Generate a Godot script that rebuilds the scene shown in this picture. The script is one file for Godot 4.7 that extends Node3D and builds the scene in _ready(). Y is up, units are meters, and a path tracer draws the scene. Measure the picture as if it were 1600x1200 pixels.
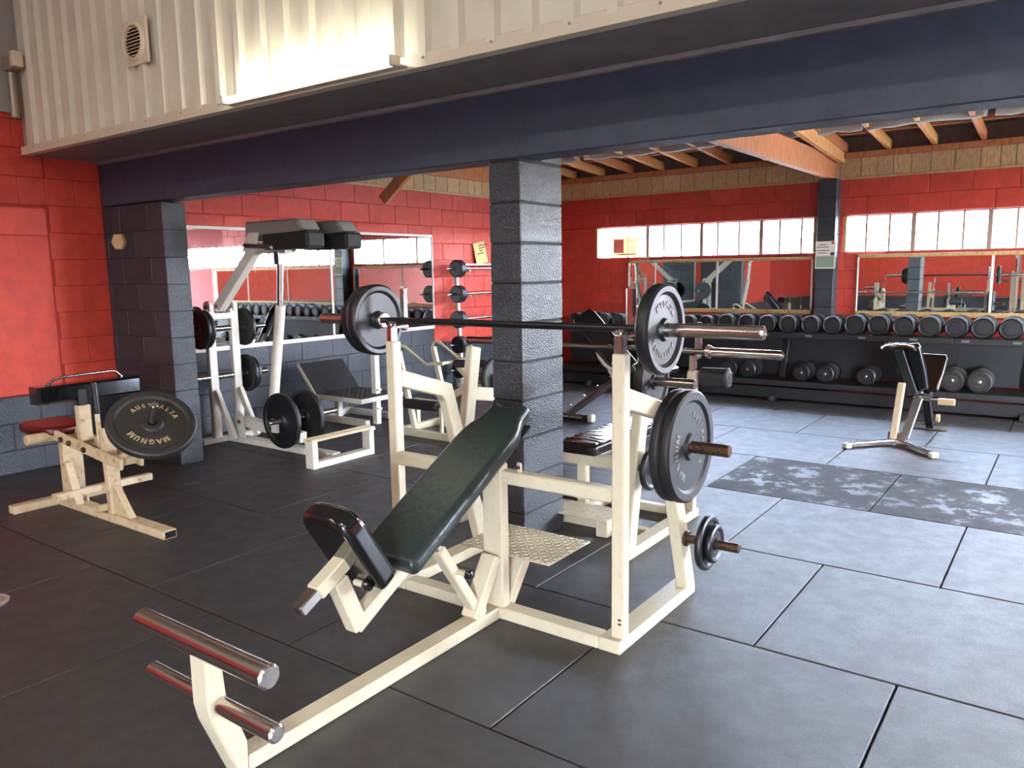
extends Node3D
# ---------------------------------------------------------------- geometry builder
class G:
	var v := PackedVector3Array()
	var n := PackedVector3Array()
	func t3(a, b, c, na, nb, nc) -> void:
		if (b - a).cross(c - a).dot(na + nb + nc) > 0.0:
			v.append_array([a, c, b]); n.append_array([na, nc, nb])
		else:
			v.append_array([a, b, c]); n.append_array([na, nb, nc])
	func t1(a, b, c, nn) -> void: t3(a, b, c, nn, nn, nn)
	func q1(a, b, c, d, nn) -> void:
		t1(a, b, c, nn); t1(a, c, d, nn)
	func q4(a, b, c, d, na, nb, nc, nd) -> void:
		t3(a, b, c, na, nb, nc); t3(a, c, d, na, nc, nd)
	# chamfered box
	func box(c: Vector3, s: Vector3, B := Basis(), ch := 0.004) -> G:
		var h := s * 0.5
		ch = minf(ch, minf(h.x, minf(h.y, h.z)) * 0.9)
		var P = func(sx, sy, sz, ax):
			var p := Vector3(sx * h.x, sy * h.y, sz * h.z)
			for k in 3:
				if k != ax: p[k] -= sign(p[k]) * ch
			return c + B * p
		for ax in 3:
			var u := (ax + 1) % 3
			var w := (ax + 2) % 3
			for sg in [-1, 1]:
				var cs := []
				for k in [[-1, -1], [1, -1], [1, 1], [-1, 1]]:
					var s3 := [0, 0, 0]
					s3[ax] = sg; s3[u] = k[0]; s3[w] = k[1]
					cs.append(P.call(s3[0], s3[1], s3[2], ax))
				var nn := Vector3.ZERO
				nn[ax] = sg
				q1(cs[0], cs[1], cs[2], cs[3], B * nn)
		if ch > 0.0005:
			for ax in 3:
				var u := (ax + 1) % 3
				var w := (ax + 2) % 3
				for su in [-1, 1]:
					for sw in [-1, 1]:
						var a := [0, 0, 0]
						var b := [0, 0, 0]
						a[ax] = -1; a[u] = su; a[w] = sw
						b[ax] = 1; b[u] = su; b[w] = sw
						var nn := Vector3.ZERO
						nn[u] = su; nn[w] = sw
						var nb: Vector3 = B * nn.normalized()
						q1(P.call(a[0], a[1], a[2], u), P.call(b[0], b[1], b[2], u), P.call(b[0], b[1], b[2], w), P.call(a[0], a[1], a[2], w), nb)
			for sx in [-1, 1]:
				for sy in [-1, 1]:
					for sz in [-1, 1]:
						t1(P.call(sx, sy, sz, 0), P.call(sx, sy, sz, 1), P.call(sx, sy, sz, 2), B * Vector3(sx, sy, sz).normalized())
		return self
	# box beam from a to b; w across, h along up
	func bar(a: Vector3, b: Vector3, w: float, h: float, up := Vector3.UP, ch := 0.005) -> G:
		var z := (b - a).normalized()
		if absf(z.dot(up)) > 0.99: up = Vector3.RIGHT
		var x := up.cross(z).normalized()
		var y := z.cross(x)
		return box((a + b) * 0.5, Vector3(w, h, a.distance_to(b)), Basis(x, y, z), ch)
	# profile of (t along axis, radius) turned round the axis
	func lathe(o: Vector3, axis: Vector3, prof: Array, seg := 24) -> G:
		var z := axis.normalized()
		var x := z.cross(Vector3.UP if absf(z.y) < 0.9 else Vector3.RIGHT).normalized()
		var y := z.cross(x)
		for i in prof.size() - 1:
			var p: Vector2 = prof[i]
			var q: Vector2 = prof[i + 1]
			var d := q - p
			if d.length() < 1e-6: continue
			var nr := d.x / d.length()
			var nz := -d.y / d.length()
			for k in seg:
				var a0 := TAU * k / seg
				var a1 := TAU * (k + 1) / seg
				var r0 := x * cos(a0) + y * sin(a0)
				var r1 := x * cos(a1) + y * sin(a1)
				var n0 := (r0 * nr + z * nz).normalized()
				var n1 := (r1 * nr + z * nz).normalized()
				var A := o + z * p.x + r0 * p.y
				var B := o + z * p.x + r1 * p.y
				var C := o + z * q.x + r1 * q.y
				var D := o + z * q.x + r0 * q.y
				if p.y < 1e-5: t3(A, C, D, n0, n1, n0)
				elif q.y < 1e-5: t3(A, B, C, n0, n1, n1)
				else: q4(A, B, C, D, n0, n1, n1, n0)
		return self
	func cyl(a: Vector3, b: Vector3, r: float, seg := 20, be := 0.003) -> G:
		var L := a.distance_to(b)
		be = minf(be, minf(r, L) * 0.4)
		return lathe(a, b - a, [Vector2(0, 0), Vector2(0, r - be), Vector2(be, r), Vector2(L - be, r), Vector2(L, r - be), Vector2(L, 0)], seg)
	func tube(pts: Array, r: float, seg := 12) -> G:
		var prev := Vector3.UP
		var rings := []
		for i in pts.size():
			var d: Vector3 = (pts[mini(i + 1, pts.size() - 1)] - pts[maxi(i - 1, 0)]).normalized()
			var x := d.cross(prev)
			if x.length() < 0.05: x = d.cross(Vector3.RIGHT)
			x = x.normalized()
			var y := x.cross(d).normalized()
			prev = y
			var ring := []
			for k in seg:
				var a := TAU * k / seg
				ring.append(x * cos(a) + y * sin(a))
			rings.append(ring)
		for i in pts.size() - 1:
			for k in seg:
				var l := (k + 1) % seg
				q4(pts[i] + rings[i][k] * r, pts[i] + rings[i][l] * r, pts[i + 1] + rings[i + 1][l] * r, pts[i + 1] + rings[i + 1][k] * r, rings[i][k], rings[i][l], rings[i + 1][l], rings[i + 1][k])
		for e in [0, pts.size() - 1]:
			var d: Vector3 = (pts[1] - pts[0]) * -1.0 if e == 0 else pts[e] - pts[e - 1]
			for k in seg: t1(pts[e], pts[e] + rings[e][k] * r, pts[e] + rings[e][(k + 1) % seg] * r, d.normalized())
		return self
	# polygon (x,y of T) extruded from z=0 to depth, with a chamfer
	func prism(poly: Array, T: Transform3D, depth: float, ch := 0.004) -> G:
		var p := PackedVector2Array(poly)
		if not Geometry2D.is_polygon_clockwise(p): p.reverse()
		var m := p.size()
		var ins := PackedVector2Array()
		for i in m:
			var e0 := (p[i] - p[(i + m - 1) % m]).normalized()
			var e1 := (p[(i + 1) % m] - p[i]).normalized()
			var n0 := Vector2(e0.y, -e0.x)
			var n1 := Vector2(e1.y, -e1.x)
			var b := (n0 + n1).normalized()
			ins.append(p[i] + b * ch / maxf(b.dot(n0), 0.4))
		var test := ins[0] - p[0]
		if not Geometry2D.is_point_in_polygon(p[0] + test * 0.5, p):
			for i in m: ins[i] = p[i] * 2.0 - ins[i]
		var idx := Geometry2D.triangulate_polygon(ins)
		var B := T.basis
		for k in range(0, idx.size(), 3):
			for e in 2:
				var z := 0.0 if e == 0 else depth
				var f = func(i): return T * Vector3(ins[i].x, ins[i].y, z)
				t1(f.call(idx[k]), f.call(idx[k + 1]), f.call(idx[k + 2]), (B * Vector3(0, 0, -1 if e == 0 else 1)).normalized())
		for i in m:
			var j := (i + 1) % m
			var e := (p[j] - p[i]).normalized()
			var o := Vector2(-e.y, e.x)
			if (p[i] - ins[i]).dot(o) < 0: o = -o
			var nn := (B * Vector3(o.x, o.y, 0)).normalized()
			var f3 = func(q, z): return T * Vector3(q.x, q.y, z)
			q1(f3.call(p[i], ch), f3.call(p[j], ch), f3.call(p[j], depth - ch), f3.call(p[i], depth - ch), nn)
			q1(f3.call(ins[i], 0.0), f3.call(ins[j], 0.0), f3.call(p[j], ch), f3.call(p[i], ch), (nn + (B * Vector3(0, 0, -1)).normalized()).normalized())
			q1(f3.call(ins[i], depth), f3.call(ins[j], depth), f3.call(p[j], depth - ch), f3.call(p[i], depth - ch), (nn + (B * Vector3(0, 0, 1)).normalized()).normalized())
		return self
	# cushion: outline in x,y of T, rounded towards +z and -z
	func pillow(poly: Array, T: Transform3D, thick: float, r: float, crown := 0.0) -> G:
		var p := PackedVector2Array(poly)
		var m := p.size()
		var ctr := Vector2.ZERO
		for q in p: ctr += q / m
		var nr := PackedVector2Array()
		for i in m:
			var e := (p[(i + 1) % m] - p[(i + m - 1) % m]).normalized()
			var o := Vector2(e.y, -e.x)
			if Geometry2D.is_point_in_polygon(p[i] + o * 0.004, p): o = -o
			nr.append(o)
		var rings := []
		var norms := []
		var steps := 6
		for s in range(steps + 1):
			var a := -PI / 2 + PI / 2 * s / steps
			rings.append([r * (1 - cos(a)), r * (1 + sin(a))]); norms.append([cos(a), sin(a)])
		for s in range(steps + 1):
			var a := PI / 2 * s / steps
			rings.append([r * (1 - cos(a)), thick - r + r * sin(a)]); norms.append([cos(a), sin(a)])
		var B := T.basis
		var P = func(k, i): return T * Vector3(p[i].x - nr[i].x * rings[k][0], p[i].y - nr[i].y * rings[k][0], rings[k][1])
		var N = func(k, i): return (B * Vector3(nr[i].x * norms[k][0], nr[i].y * norms[k][0], norms[k][1])).normalized()
		for k in rings.size() - 1:
			for i in m:
				var j := (i + 1) % m
				q4(P.call(k, i), P.call(k, j), P.call(k + 1, j), P.call(k + 1, i), N.call(k, i), N.call(k, j), N.call(k + 1, j), N.call(k + 1, i))
		for e in [0, rings.size() - 1]:
			var zz: float = rings[e][1]
			var z := (B * Vector3(0, 0, -1 if e == 0 else 1)).normalized()
			var top = e != 0
			var layers := 5 if top and crown > 0.0 else 1
			var pts := []
			for l in layers:
				var f := 1.0 - float(l) / layers
				var row := []
				for i in m:
					var q: Vector2 = ctr + (p[i] - nr[i] * rings[e][0] - ctr) * f
					row.append(T * Vector3(q.x, q.y, zz + (crown * (1 - f * f) if top else 0.0)))
				pts.append(row)
			var mid := T * Vector3(ctr.x, ctr.y, zz + (crown if top else 0.0))
			for l in layers:
				for i in m:
					var j := (i + 1) % m
					if l + 1 < layers: q1(pts[l][i], pts[l][j], pts[l + 1][j], pts[l + 1][i], z)
					else: t1(pts[l][i], pts[l][j], mid, z)
		return self
	func mesh() -> ArrayMesh:
		var arr := []
		arr.resize(Mesh.ARRAY_MAX)
		arr[Mesh.ARRAY_VERTEX] = v
		arr[Mesh.ARRAY_NORMAL] = n
		var m := ArrayMesh.new()
		m.add_surface_from_arrays(Mesh.PRIMITIVE_TRIANGLES, arr)
		return m

var M := {}
var names := {}
var rng := RandomNumberGenerator.new()
func V(x, y, z) -> Vector3: return Vector3(x, y, z)
func numbered(s: String) -> String:
	var k: int = names.get(s, 0)
	names[s] = k + 1
	return s if k == 0 else "%s_%03d" % [s, k]
func inst(called: String, mesh: Mesh, m: Material, parent: Node, at := Vector3.ZERO) -> MeshInstance3D:
	var o := MeshInstance3D.new()
	o.name = numbered(called) if parent == self else called
	o.mesh = mesh
	o.material_override = m
	o.position = at
	parent.add_child(o, true)
	return o
func obj(called: String, g: G, m: Material, parent: Node) -> MeshInstance3D:
	return inst(called, g.mesh(), m, parent)
func tag(o: Node, label: String, category: String, group := "") -> Node:
	o.set_meta("label", label)
	o.set_meta("category", category)
	if group != "": o.set_meta("group", group)
	return o
func thing(called: String, label: String, category: String, at := Vector3.ZERO, group := "") -> Node3D:
	var o := Node3D.new()
	o.name = numbered(called)
	add_child(o)
	o.position = at
	tag(o, label, category, group)
	return o
func struct(called: String, at := Vector3.ZERO) -> Node3D:
	var o := Node3D.new()
	o.name = called
	add_child(o)
	o.position = at
	o.set_meta("kind", "structure")
	return o
func copy(src: Node3D, called: String, label: String, at: Vector3, group := "", turn := 0.0) -> Node3D:
	var o: Node3D = src.duplicate()
	o.name = numbered(called)
	add_child(o)
	o.position = at
	o.rotation.y = turn
	o.set_meta("label", label)
	if o.has_meta("group"): o.remove_meta("group")
	if group != "": o.set_meta("group", group)
	return o

# ---------------------------------------------------------------- materials
func noise_tex(freq: float, stops: Array, seed_: int, size := 512, type := FastNoiseLite.TYPE_SIMPLEX_SMOOTH, oct := 4, as_normal := false, bump := 4.0, sx := 1.0) -> NoiseTexture2D:
	var f := FastNoiseLite.new()
	f.noise_type = type
	f.frequency = freq
	f.seed = seed_
	f.fractal_octaves = oct
	var t := NoiseTexture2D.new()
	t.width = int(size * sx)
	t.height = size
	t.seamless = true
	t.noise = f
	if as_normal:
		t.as_normal_map = true
		t.bump_strength = bump
	else:
		var gr := Gradient.new()
		gr.offsets = PackedFloat32Array(stops.map(func(s): return s[0]))
		gr.colors = PackedColorArray(stops.map(func(s): return s[1]))
		t.color_ramp = gr
	return t
func std(c: Color, rough := 0.6, metal := 0.0, tex: Texture2D = null, scale := 1.0, nrm: Texture2D = null, nscale := 1.0) -> StandardMaterial3D:
	var m := StandardMaterial3D.new()
	m.albedo_color = c
	m.roughness = rough
	m.metallic = metal
	if tex or nrm:
		m.uv1_triplanar = true
		m.uv1_world_triplanar = true
		m.uv1_scale = Vector3.ONE * scale
	if tex: m.albedo_texture = tex
	if nrm:
		m.normal_enabled = true
		m.normal_texture = nrm
		m.normal_scale = nscale
	return m
func grey(x: float) -> Color: return Color(x, x, x)
func make_materials() -> void:
	var block_n := noise_tex(0.11, [], 3, 512, FastNoiseLite.TYPE_SIMPLEX_SMOOTH, 4, true, 5.0)
	var mottled := noise_tex(0.012, [[0.0, grey(0.86)], [0.5, grey(0.95)], [1.0, grey(1.0)]], 5)
	M.red = std(Color(0.80, 0.265, 0.19), 0.55, 0, mottled, 0.9, block_n, 0.35)
	M.red2 = std(Color(0.775, 0.25, 0.18), 0.58, 0, mottled, 1.1, block_n, 0.4)
	M.dark = std(Color(0.20, 0.22, 0.25), 0.5, 0, mottled, 0.9, block_n, 0.4)
	M.dark2 = std(Color(0.195, 0.21, 0.235), 0.52, 0, mottled, 1.1, block_n, 0.45)
	M.pillar = std(Color(0.235, 0.25, 0.265), 0.42, 0, mottled, 0.9, noise_tex(0.2, [], 8, 512, FastNoiseLite.TYPE_SIMPLEX_SMOOTH, 3, true, 9.0), 0.38)
	M.joint_red = std(Color(0.58, 0.13, 0.09), 0.8)
	M.joint_dark = std(Color(0.10, 0.11, 0.12), 0.8)
	# rubber crumb matting: fine specks over broad scuffing
	for k in 4:
		var f := std([grey(0.235), grey(0.215), grey(0.25), grey(0.225)][k], 0.5, 0, noise_tex(0.30, [[0.0, grey(0.45)], [0.45, grey(0.70)], [0.66, grey(0.85)], [0.8, grey(1.0)], [1.0, grey(1.0)]], 20 + k, 1024, FastNoiseLite.TYPE_SIMPLEX_SMOOTH, 3), 0.9, noise_tex(0.45, [], 31, 1024, FastNoiseLite.TYPE_SIMPLEX_SMOOTH, 2, true, 6.0), 0.4)
		f.roughness = 1.0
		f.roughness_texture = noise_tex(0.006, [[0.0, grey(0.38)], [0.38, grey(0.44)], [0.55, grey(0.48)], [1.0, grey(0.55)]], 41 + k, 1024, FastNoiseLite.TYPE_SIMPLEX_SMOOTH, 8)
		f.roughness_texture.noise.fractal_gain = 0.68
		f.roughness_texture_channel = BaseMaterial3D.TEXTURE_CHANNEL_GRAYSCALE
		f.metallic_specular = 0.62
		M["mat%d" % k] = f
	# two mats in the back room keep a dull crumb surface where the polish has not worn in
	var worn := std(grey(0.20), 1.0, 0, noise_tex(0.30, [[0.0, grey(0.45)], [0.45, grey(0.70)], [0.66, grey(0.85)], [1.0, grey(1.0)]], 26, 1024, FastNoiseLite.TYPE_SIMPLEX_SMOOTH, 3), 0.9)
	worn.roughness_texture = noise_tex(0.0035, [[0.0, grey(0.88)], [0.52, grey(0.80)], [0.60, grey(0.60)], [0.68, grey(0.50)], [1.0, grey(0.46)]], 90, 1024, FastNoiseLite.TYPE_SIMPLEX_SMOOTH, 8)
	worn.roughness_texture.noise.fractal_gain = 0.72
	worn.roughness_texture_channel = BaseMaterial3D.TEXTURE_CHANNEL_GRAYSCALE
	M.mat_worn = worn
	M.slab = std(grey(0.09), 0.9)
	M.cream = std(Color(0.75, 0.715, 0.61), 0.42, 0, noise_tex(0.02, [[0.0, Color(0.93, 0.91, 0.86)], [0.3, Color(0.98, 0.975, 0.96)], [1.0, grey(1.0)]], 6, 512, FastNoiseLite.TYPE_SIMPLEX_SMOOTH, 5), 1.6)
	M.cream_worn = std(Color(0.79, 0.73, 0.60), 0.5, 0, noise_tex(0.018, [[0.0, Color(0.55, 0.43, 0.30)], [0.16, Color(0.82, 0.75, 0.63)], [0.32, Color(0.95, 0.92, 0.88)], [1.0, grey(1.0)]], 16, 512, FastNoiseLite.TYPE_SIMPLEX_SMOOTH, 6), 1.3)
	M.white = std(Color(0.80, 0.785, 0.735), 0.42, 0, noise_tex(0.025, [[0.0, Color(0.86, 0.82, 0.75)], [0.25, Color(0.97, 0.96, 0.94)], [1.0, grey(1.0)]], 17, 512, FastNoiseLite.TYPE_SIMPLEX_SMOOTH, 5), 1.6)
	M.chrome = std(Color(0.86, 0.84, 0.82), 0.18, 1.0)
	M.steel = std(Color(0.62, 0.60, 0.58), 0.26, 1.0)
	M.bar_steel = std(Color(0.20, 0.20, 0.205), 0.34, 0.8)
	M.rusty = std(Color(0.45, 0.36, 0.30), 0.35, 0.85, noise_tex(0.04, [[0.0, Color(0.5, 0.34, 0.24)], [0.5, grey(0.9)], [1.0, grey(1.0)]], 19), 3.0)
	M.vinyl = std(Color(0.135, 0.175, 0.165), 0.30, 0, null, 1.0, noise_tex(0.10, [], 12, 256, FastNoiseLite.TYPE_SIMPLEX_SMOOTH, 2, true, 2.0), 0.15)
	M.vinyl_gloss = std(Color(0.05, 0.055, 0.06), 0.16)
	M.vinyl_gloss.clearcoat_enabled = true
	M.vinyl_gloss.clearcoat = 0.6
	M.vinyl_gloss.clearcoat_roughness = 0.1
	M.vinyl_brown = std(Color(0.13, 0.10, 0.09), 0.22, 0, noise_tex(0.03, [[0.0, Color(0.55, 0.42, 0.34)], [0.5, grey(0.85)], [1.0, grey(1.0)]], 29), 3.0)
	M.vinyl_red = std(Color(0.30, 0.03, 0.035), 0.35)
	M.vinyl_grey = std(Color(0.50, 0.49, 0.46), 0.45)
	M.iron = std(Color(0.072, 0.076, 0.08), 0.42)
	M.iron_dusty = std(Color(0.155, 0.15, 0.135), 0.55)
	M.rubber = std(Color(0.064, 0.067, 0.072), 0.5)
	M.foam = std(Color(0.11, 0.10, 0.095), 0.75, 0, noise_tex(0.06, [[0.0, grey(0.7)], [1.0, grey(1.0)]], 33), 4.0)
	M.black = std(Color(0.075, 0.08, 0.085), 0.45)
	M.letter = std(Color(0.42, 0.42, 0.40), 0.45)
	M.letter_worn = std(Color(0.62, 0.57, 0.42), 0.5)
	M.tread_dark = std(Color(0.17, 0.16, 0.155), 0.45, 0.3)
	M.sheet = std(Color(0.86, 0.85, 0.76), 0.45, 0, noise_tex(0.008, [[0.0, grey(0.93)], [1.0, grey(1.0)]], 44), 0.6)
	M.flash = std(Color(0.80, 0.77, 0.67), 0.5)
	M.soffit = std(Color(0.50, 0.49, 0.48), 0.6, 0, mottled, 0.7)
	M.beam = std(Color(0.21, 0.255, 0.315), 0.45, 0, mottled, 0.8, noise_tex(0.02, [], 51, 256, FastNoiseLite.TYPE_SIMPLEX_SMOOTH, 5, true, 4.0, 4.0), 0.25)
	var grain := noise_tex(0.02, [[0.0, Color(0.76, 0.67, 0.56)], [0.4, Color(0.92, 0.88, 0.80)], [1.0, grey(1.0)]], 55, 256, FastNoiseLite.TYPE_SIMPLEX_SMOOTH, 5, false, 1.0, 4.0)
	M.timber = std(Color(0.84, 0.62, 0.38), 0.65, 0, grain, 1.4)
	M.timber2 = std(Color(0.74, 0.48, 0.30), 0.65, 0, grain, 1.1)
	M.board = std(Color(0.80, 0.69, 0.52), 0.7, 0, grain, 1.9)
	M.board2 = std(Color(0.76, 0.65, 0.49), 0.7, 0, grain, 2.3)
	M.wood_trim = std(Color(0.78, 0.67, 0.48), 0.55, 0, grain, 1.5)
	M.roof = std(Color(0.46, 0.37, 0.32), 0.85, 0, mottled, 1.2)
	M.insul = std(Color(0.75, 0.73, 0.68), 0.7, 0, noise_tex(0.05, [[0.0, grey(0.78)], [1.0, grey(1.0)]], 61), 2.0)
	M.plaster = std(Color(0.60, 0.585, 0.54), 0.8)
	M.ceil = std(Color(0.70, 0.69, 0.65), 0.8)
	M.mirror = std(Color(0.90, 0.93, 0.92), 0.015, 1.0)
	M.frame_white = std(Color(0.84, 0.83, 0.80), 0.45)
	M.paper = std(Color(0.88, 0.86, 0.80), 0.8)
	M.paper_old = std(Color(0.82, 0.72, 0.46), 0.8)
	M.paper_pink = std(Color(0.88, 0.74, 0.64), 0.8)
	M.paper_pink.backlight_enabled = true
	M.paper_pink.backlight = Color(0.9, 0.66, 0.54)
	M.ink = std(Color(0.22, 0.20, 0.22), 0.8)
	M.ink_red = std(Color(0.65, 0.18, 0.18), 0.8)
	M.ink_green = std(Color(0.52, 0.60, 0.52), 0.8)
	M.glass = std(Color(0.95, 0.97, 1.0, 0.06), 0.02)
	M.glass.transparency = BaseMaterial3D.TRANSPARENCY_ALPHA
	M.alu = std(Color(0.62, 0.58, 0.52), 0.4, 0.4)
	M.tan_plastic = std(Color(0.74, 0.64, 0.46), 0.5)
	M.vent = std(Color(0.82, 0.78, 0.66), 0.5)
	M.ground = std(Color(0.55, 0.55, 0.52), 0.9)
	M.glow = std(Color(1, 1, 1), 0.5)
	M.glow.emission_enabled = true
	M.glow.emission = Color(1.0, 0.97, 0.86)
	M.glow.emission_energy_multiplier = 4.0

# ---------------------------------------------------------------- shared pieces
var cache := {}
func block_mesh(w: float, h: float, d: float) -> Mesh:
	var k := "%.3f %.3f %.3f" % [w, h, d]
	if not cache.has(k): cache[k] = G.new().box(Vector3.ZERO, V(w, h, d), Basis(), 0.0035).mesh()
	return cache[k]
# courses of blocks on the face of a wall; u runs along X (axis 0) or Z (axis 2); face = plane; side = +1/-1 normal
func courses(parent: Node3D, axis: int, face: float, side: int, u0: float, u1: float, y0: float, y1: float, pick: Callable, off := 0.0) -> void:
	var k0 := int(floor((y0 - 0.173) / 0.2)) 
	for k in range(k0, 40):
		var b := maxf(0.173 + 0.2 * k, y0)
		var t := minf(0.373 + 0.2 * k, y1)
		if t - b < 0.02: continue
		if b >= y1: break
		var u := u0 - fposmod(u0 - off - (0.2 if posmod(k, 2) == 1 else 0.0), 0.4)
		while u < u1:
			var a := maxf(u, u0)
			var e := minf(u + 0.4, u1)
			u += 0.4
			if e - a < 0.03: continue
			var m = pick.call((a + e) / 2, (b + t) / 2)
			if m == null: continue
			var w := e - a - 0.005
			var h := t - b - 0.005
			var at := V((a + e) / 2, (b + t) / 2, face - side * 0.02)
			if axis == 2: at = V(face - side * 0.02, (b + t) / 2, (a + e) / 2)
			var ms := block_mesh(w, h, 0.04) if axis == 0 else block_mesh(0.04, h, w)
			inst("block", ms, m, parent, at)

# raised lettering set round a circle of radius r on the +z face of a disc
func arc_text(st: SurfaceTool, s: String, r: float, size: float, mid: float, outward: bool, z: float) -> void:
	var f := SystemFont.new()
	f.font_names = PackedStringArray(["Droid Sans"])
	f.font_weight = 700
	var step := size * 0.86 / r
	for i in s.length():
		if s[i] == " ": continue
		var tm := TextMesh.new()
		tm.text = s[i]
		tm.font = f
		tm.font_size = 32
		tm.pixel_size = size / 32.0
		tm.depth = 0.004
		tm.curve_step = 3.0
		var a := mid - (i - (s.length() - 1) / 2.0) * step * (1.0 if outward else -1.0)
		var B := Basis(Vector3.BACK, a - PI / 2 if outward else a + PI / 2)
		st.append_from(tm, 0, Transform3D(B, V(cos(a) * r, sin(a) * r, z)))
var lettering := {}
func plate_mesh(R: float, T: float) -> Mesh:
	var k := "plate %.3f %.3f" % [R, T]
	if not cache.has(k):
		var h := T / 2
		var rim := R * 0.83
		var prof := [Vector2(-h, 0.026), Vector2(-h, R * 0.22), Vector2(-h * 0.45, R * 0.26), Vector2(-h * 0.45, rim - 0.012), Vector2(-h * 0.95, rim), Vector2(-h, R - 0.010), Vector2(-h * 0.7, R - 0.002), Vector2(-h * 0.3, R), Vector2(h * 0.3, R), Vector2(h * 0.7, R - 0.002), Vector2(h, R - 0.010), Vector2(h * 0.95, rim), Vector2(h * 0.45, rim - 0.012), Vector2(h * 0.45, R * 0.26), Vector2(h, R * 0.22), Vector2(h, 0.026), Vector2(-h, 0.026)]
		cache[k] = G.new().lathe(Vector3.ZERO, Vector3.BACK, prof, 48).mesh()
	return cache[k]
# a plate whose axis (local z) points along dir
func plate(at: Vector3, dir: Vector3, R: float, T: float, label: String, group := "", mat: Material = null, words := false, roll := 0.0, lm: Material = null) -> Node3D:
	var t := thing("weight_plate", label, "weight plate", at, group)
	var z := dir.normalized()
	var x := Vector3.UP.cross(z)
	if x.length() < 0.05: x = Vector3.RIGHT
	x = x.normalized()
	t.basis = Basis(x, z.cross(x), z) * Basis(Vector3.BACK, roll)
	inst("disc", plate_mesh(R, T), mat if mat else M.iron, t)
	if words:
		var k := "%.3f %.3f" % [R, T]
		if not lettering.has(k):
			var st := SurfaceTool.new()
			st.begin(Mesh.PRIMITIVE_TRIANGLES)
			var r := R * 0.56
			arc_text(st, "MAGNUM", r, R * 0.19, PI / 2, true, T * 0.225 + 0.001)
			arc_text(st, "AUSTRALIA", r, R * 0.16, -PI / 2, true, T * 0.225 + 0.001)
			lettering[k] = st.commit()
		inst("lettering", lettering[k], lm if lm else M.letter, t)
	return t
func barbell(called: String, label: String, c: Vector3, sleeve_mat: Material, bar_mat: Material) -> Node3D:
	var t := thing(called, label, "barbell", c)
	obj("bar", G.new().cyl(V(-0.68, 0, 0), V(0.68, 0, 0), 0.0145, 20), bar_mat, t)
	for s in [-1, 1]:
		obj("collar", G.new().cyl(V(s * 0.655, 0, 0), V(s * 0.685, 0, 0), 0.037, 28, 0.005), sleeve_mat, t)
		var sl := obj("sleeve", G.new().lathe(V(s * 0.68, 0, 0), V(s, 0, 0), [Vector2(0, 0), Vector2(0, 0.025), Vector2(0.392, 0.025), Vector2(0.40, 0.021), Vector2(0.40, 0.015), Vector2(0.394, 0.014), Vector2(0.394, 0)], 28), sleeve_mat, t)
		obj("end_cap", G.new().cyl(V(s * 1.068, 0, 0), V(s * 1.077, 0, 0), 0.011, 16), M.black, sl)
	return t
func tread(parent: Node, called: String, T: Transform3D, w: float, d: float, m: Material, pitch := 0.03) -> Node:
	# diamond tread plate: sheet with raised crossed lugs, in x,z of T, top at y=0
	var p := obj(called, G.new().box(T * V(0, -0.003, 0), V(w, 0.006, d), T.basis, 0.002), m, parent)
	var g := G.new()
	var nx := int(w / pitch)
	var nz := int(d / pitch)
	for i in nx:
		for j in nz:
			var a := PI / 4 if (i + j) % 2 == 0 else -PI / 4
			var c := T * V((i + 0.5) / nx * w - w / 2, 0.0, (j + 0.5) / nz * d - d / 2)
			g.box(c, V(pitch * 0.78, 0.008, pitch * 0.24), T.basis * Basis(Vector3.UP, a), 0.002)
	var l := obj("tread_lugs", g, m, p)
	l.set_meta("kind", "stuff")
	return p

# ---------------------------------------------------------------- room
const ZB := -3.215      # front of the beam
const ZW := -9.35       # far wall
const XL := -6.32       # left wall
func slab(parent: Node, called: String, a: Vector3, b: Vector3, m: Material, ch := 0.003) -> MeshInstance3D:
	return obj(called, G.new().box((a + b) / 2, (b - a).abs(), Basis(), ch), m, parent)
func build_floor() -> void:
	var f := struct("floor")
	slab(f, "concrete_slab", V(-6.6, -0.22, -9.6), V(5.2, -0.027, 5.2), M.slab, 0)
	# running bond of 1 m rubber mats
	var shade := RandomNumberGenerator.new()
	shade.seed = 7
	var meshes := {}
	for r in range(-8, 7):
		var z1 := -2.81 - 1.003 * r
		var z0 := z1 - 1.003
		if z0 < -9.36: z0 = -9.36
		if z1 > 5.0: z1 = 5.0
		if z1 - z0 < 0.03: continue
		var x := -0.42 - 1.003 * 7 + (0.5 if posmod(r, 2) == 0 else 0.0) - (1.003 if posmod(r, 2) == 0 else 0.0)
		while x < 5.0:
			var a := maxf(x, XL)
			var e := minf(x + 1.003, 5.0)
			x += 1.003
			if e - a < 0.03: continue
			var k := "%.2f %.2f" % [e - a, z1 - z0]
			if not meshes.has(k): meshes[k] = G.new().box(Vector3.ZERO, V(e - a - 0.007, 0.027, z1 - z0 - 0.007), Basis(), 0.0035).mesh()
			var mm: Material = M["mat%d" % shade.randi_range(0, 3)]
			if r == 2 and a > -2.1 and a < 0.5: mm = M.mat_worn
			inst("rubber_mat", meshes[k], mm, f, V((a + e) / 2, -0.0135, (z0 + z1) / 2))
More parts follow.
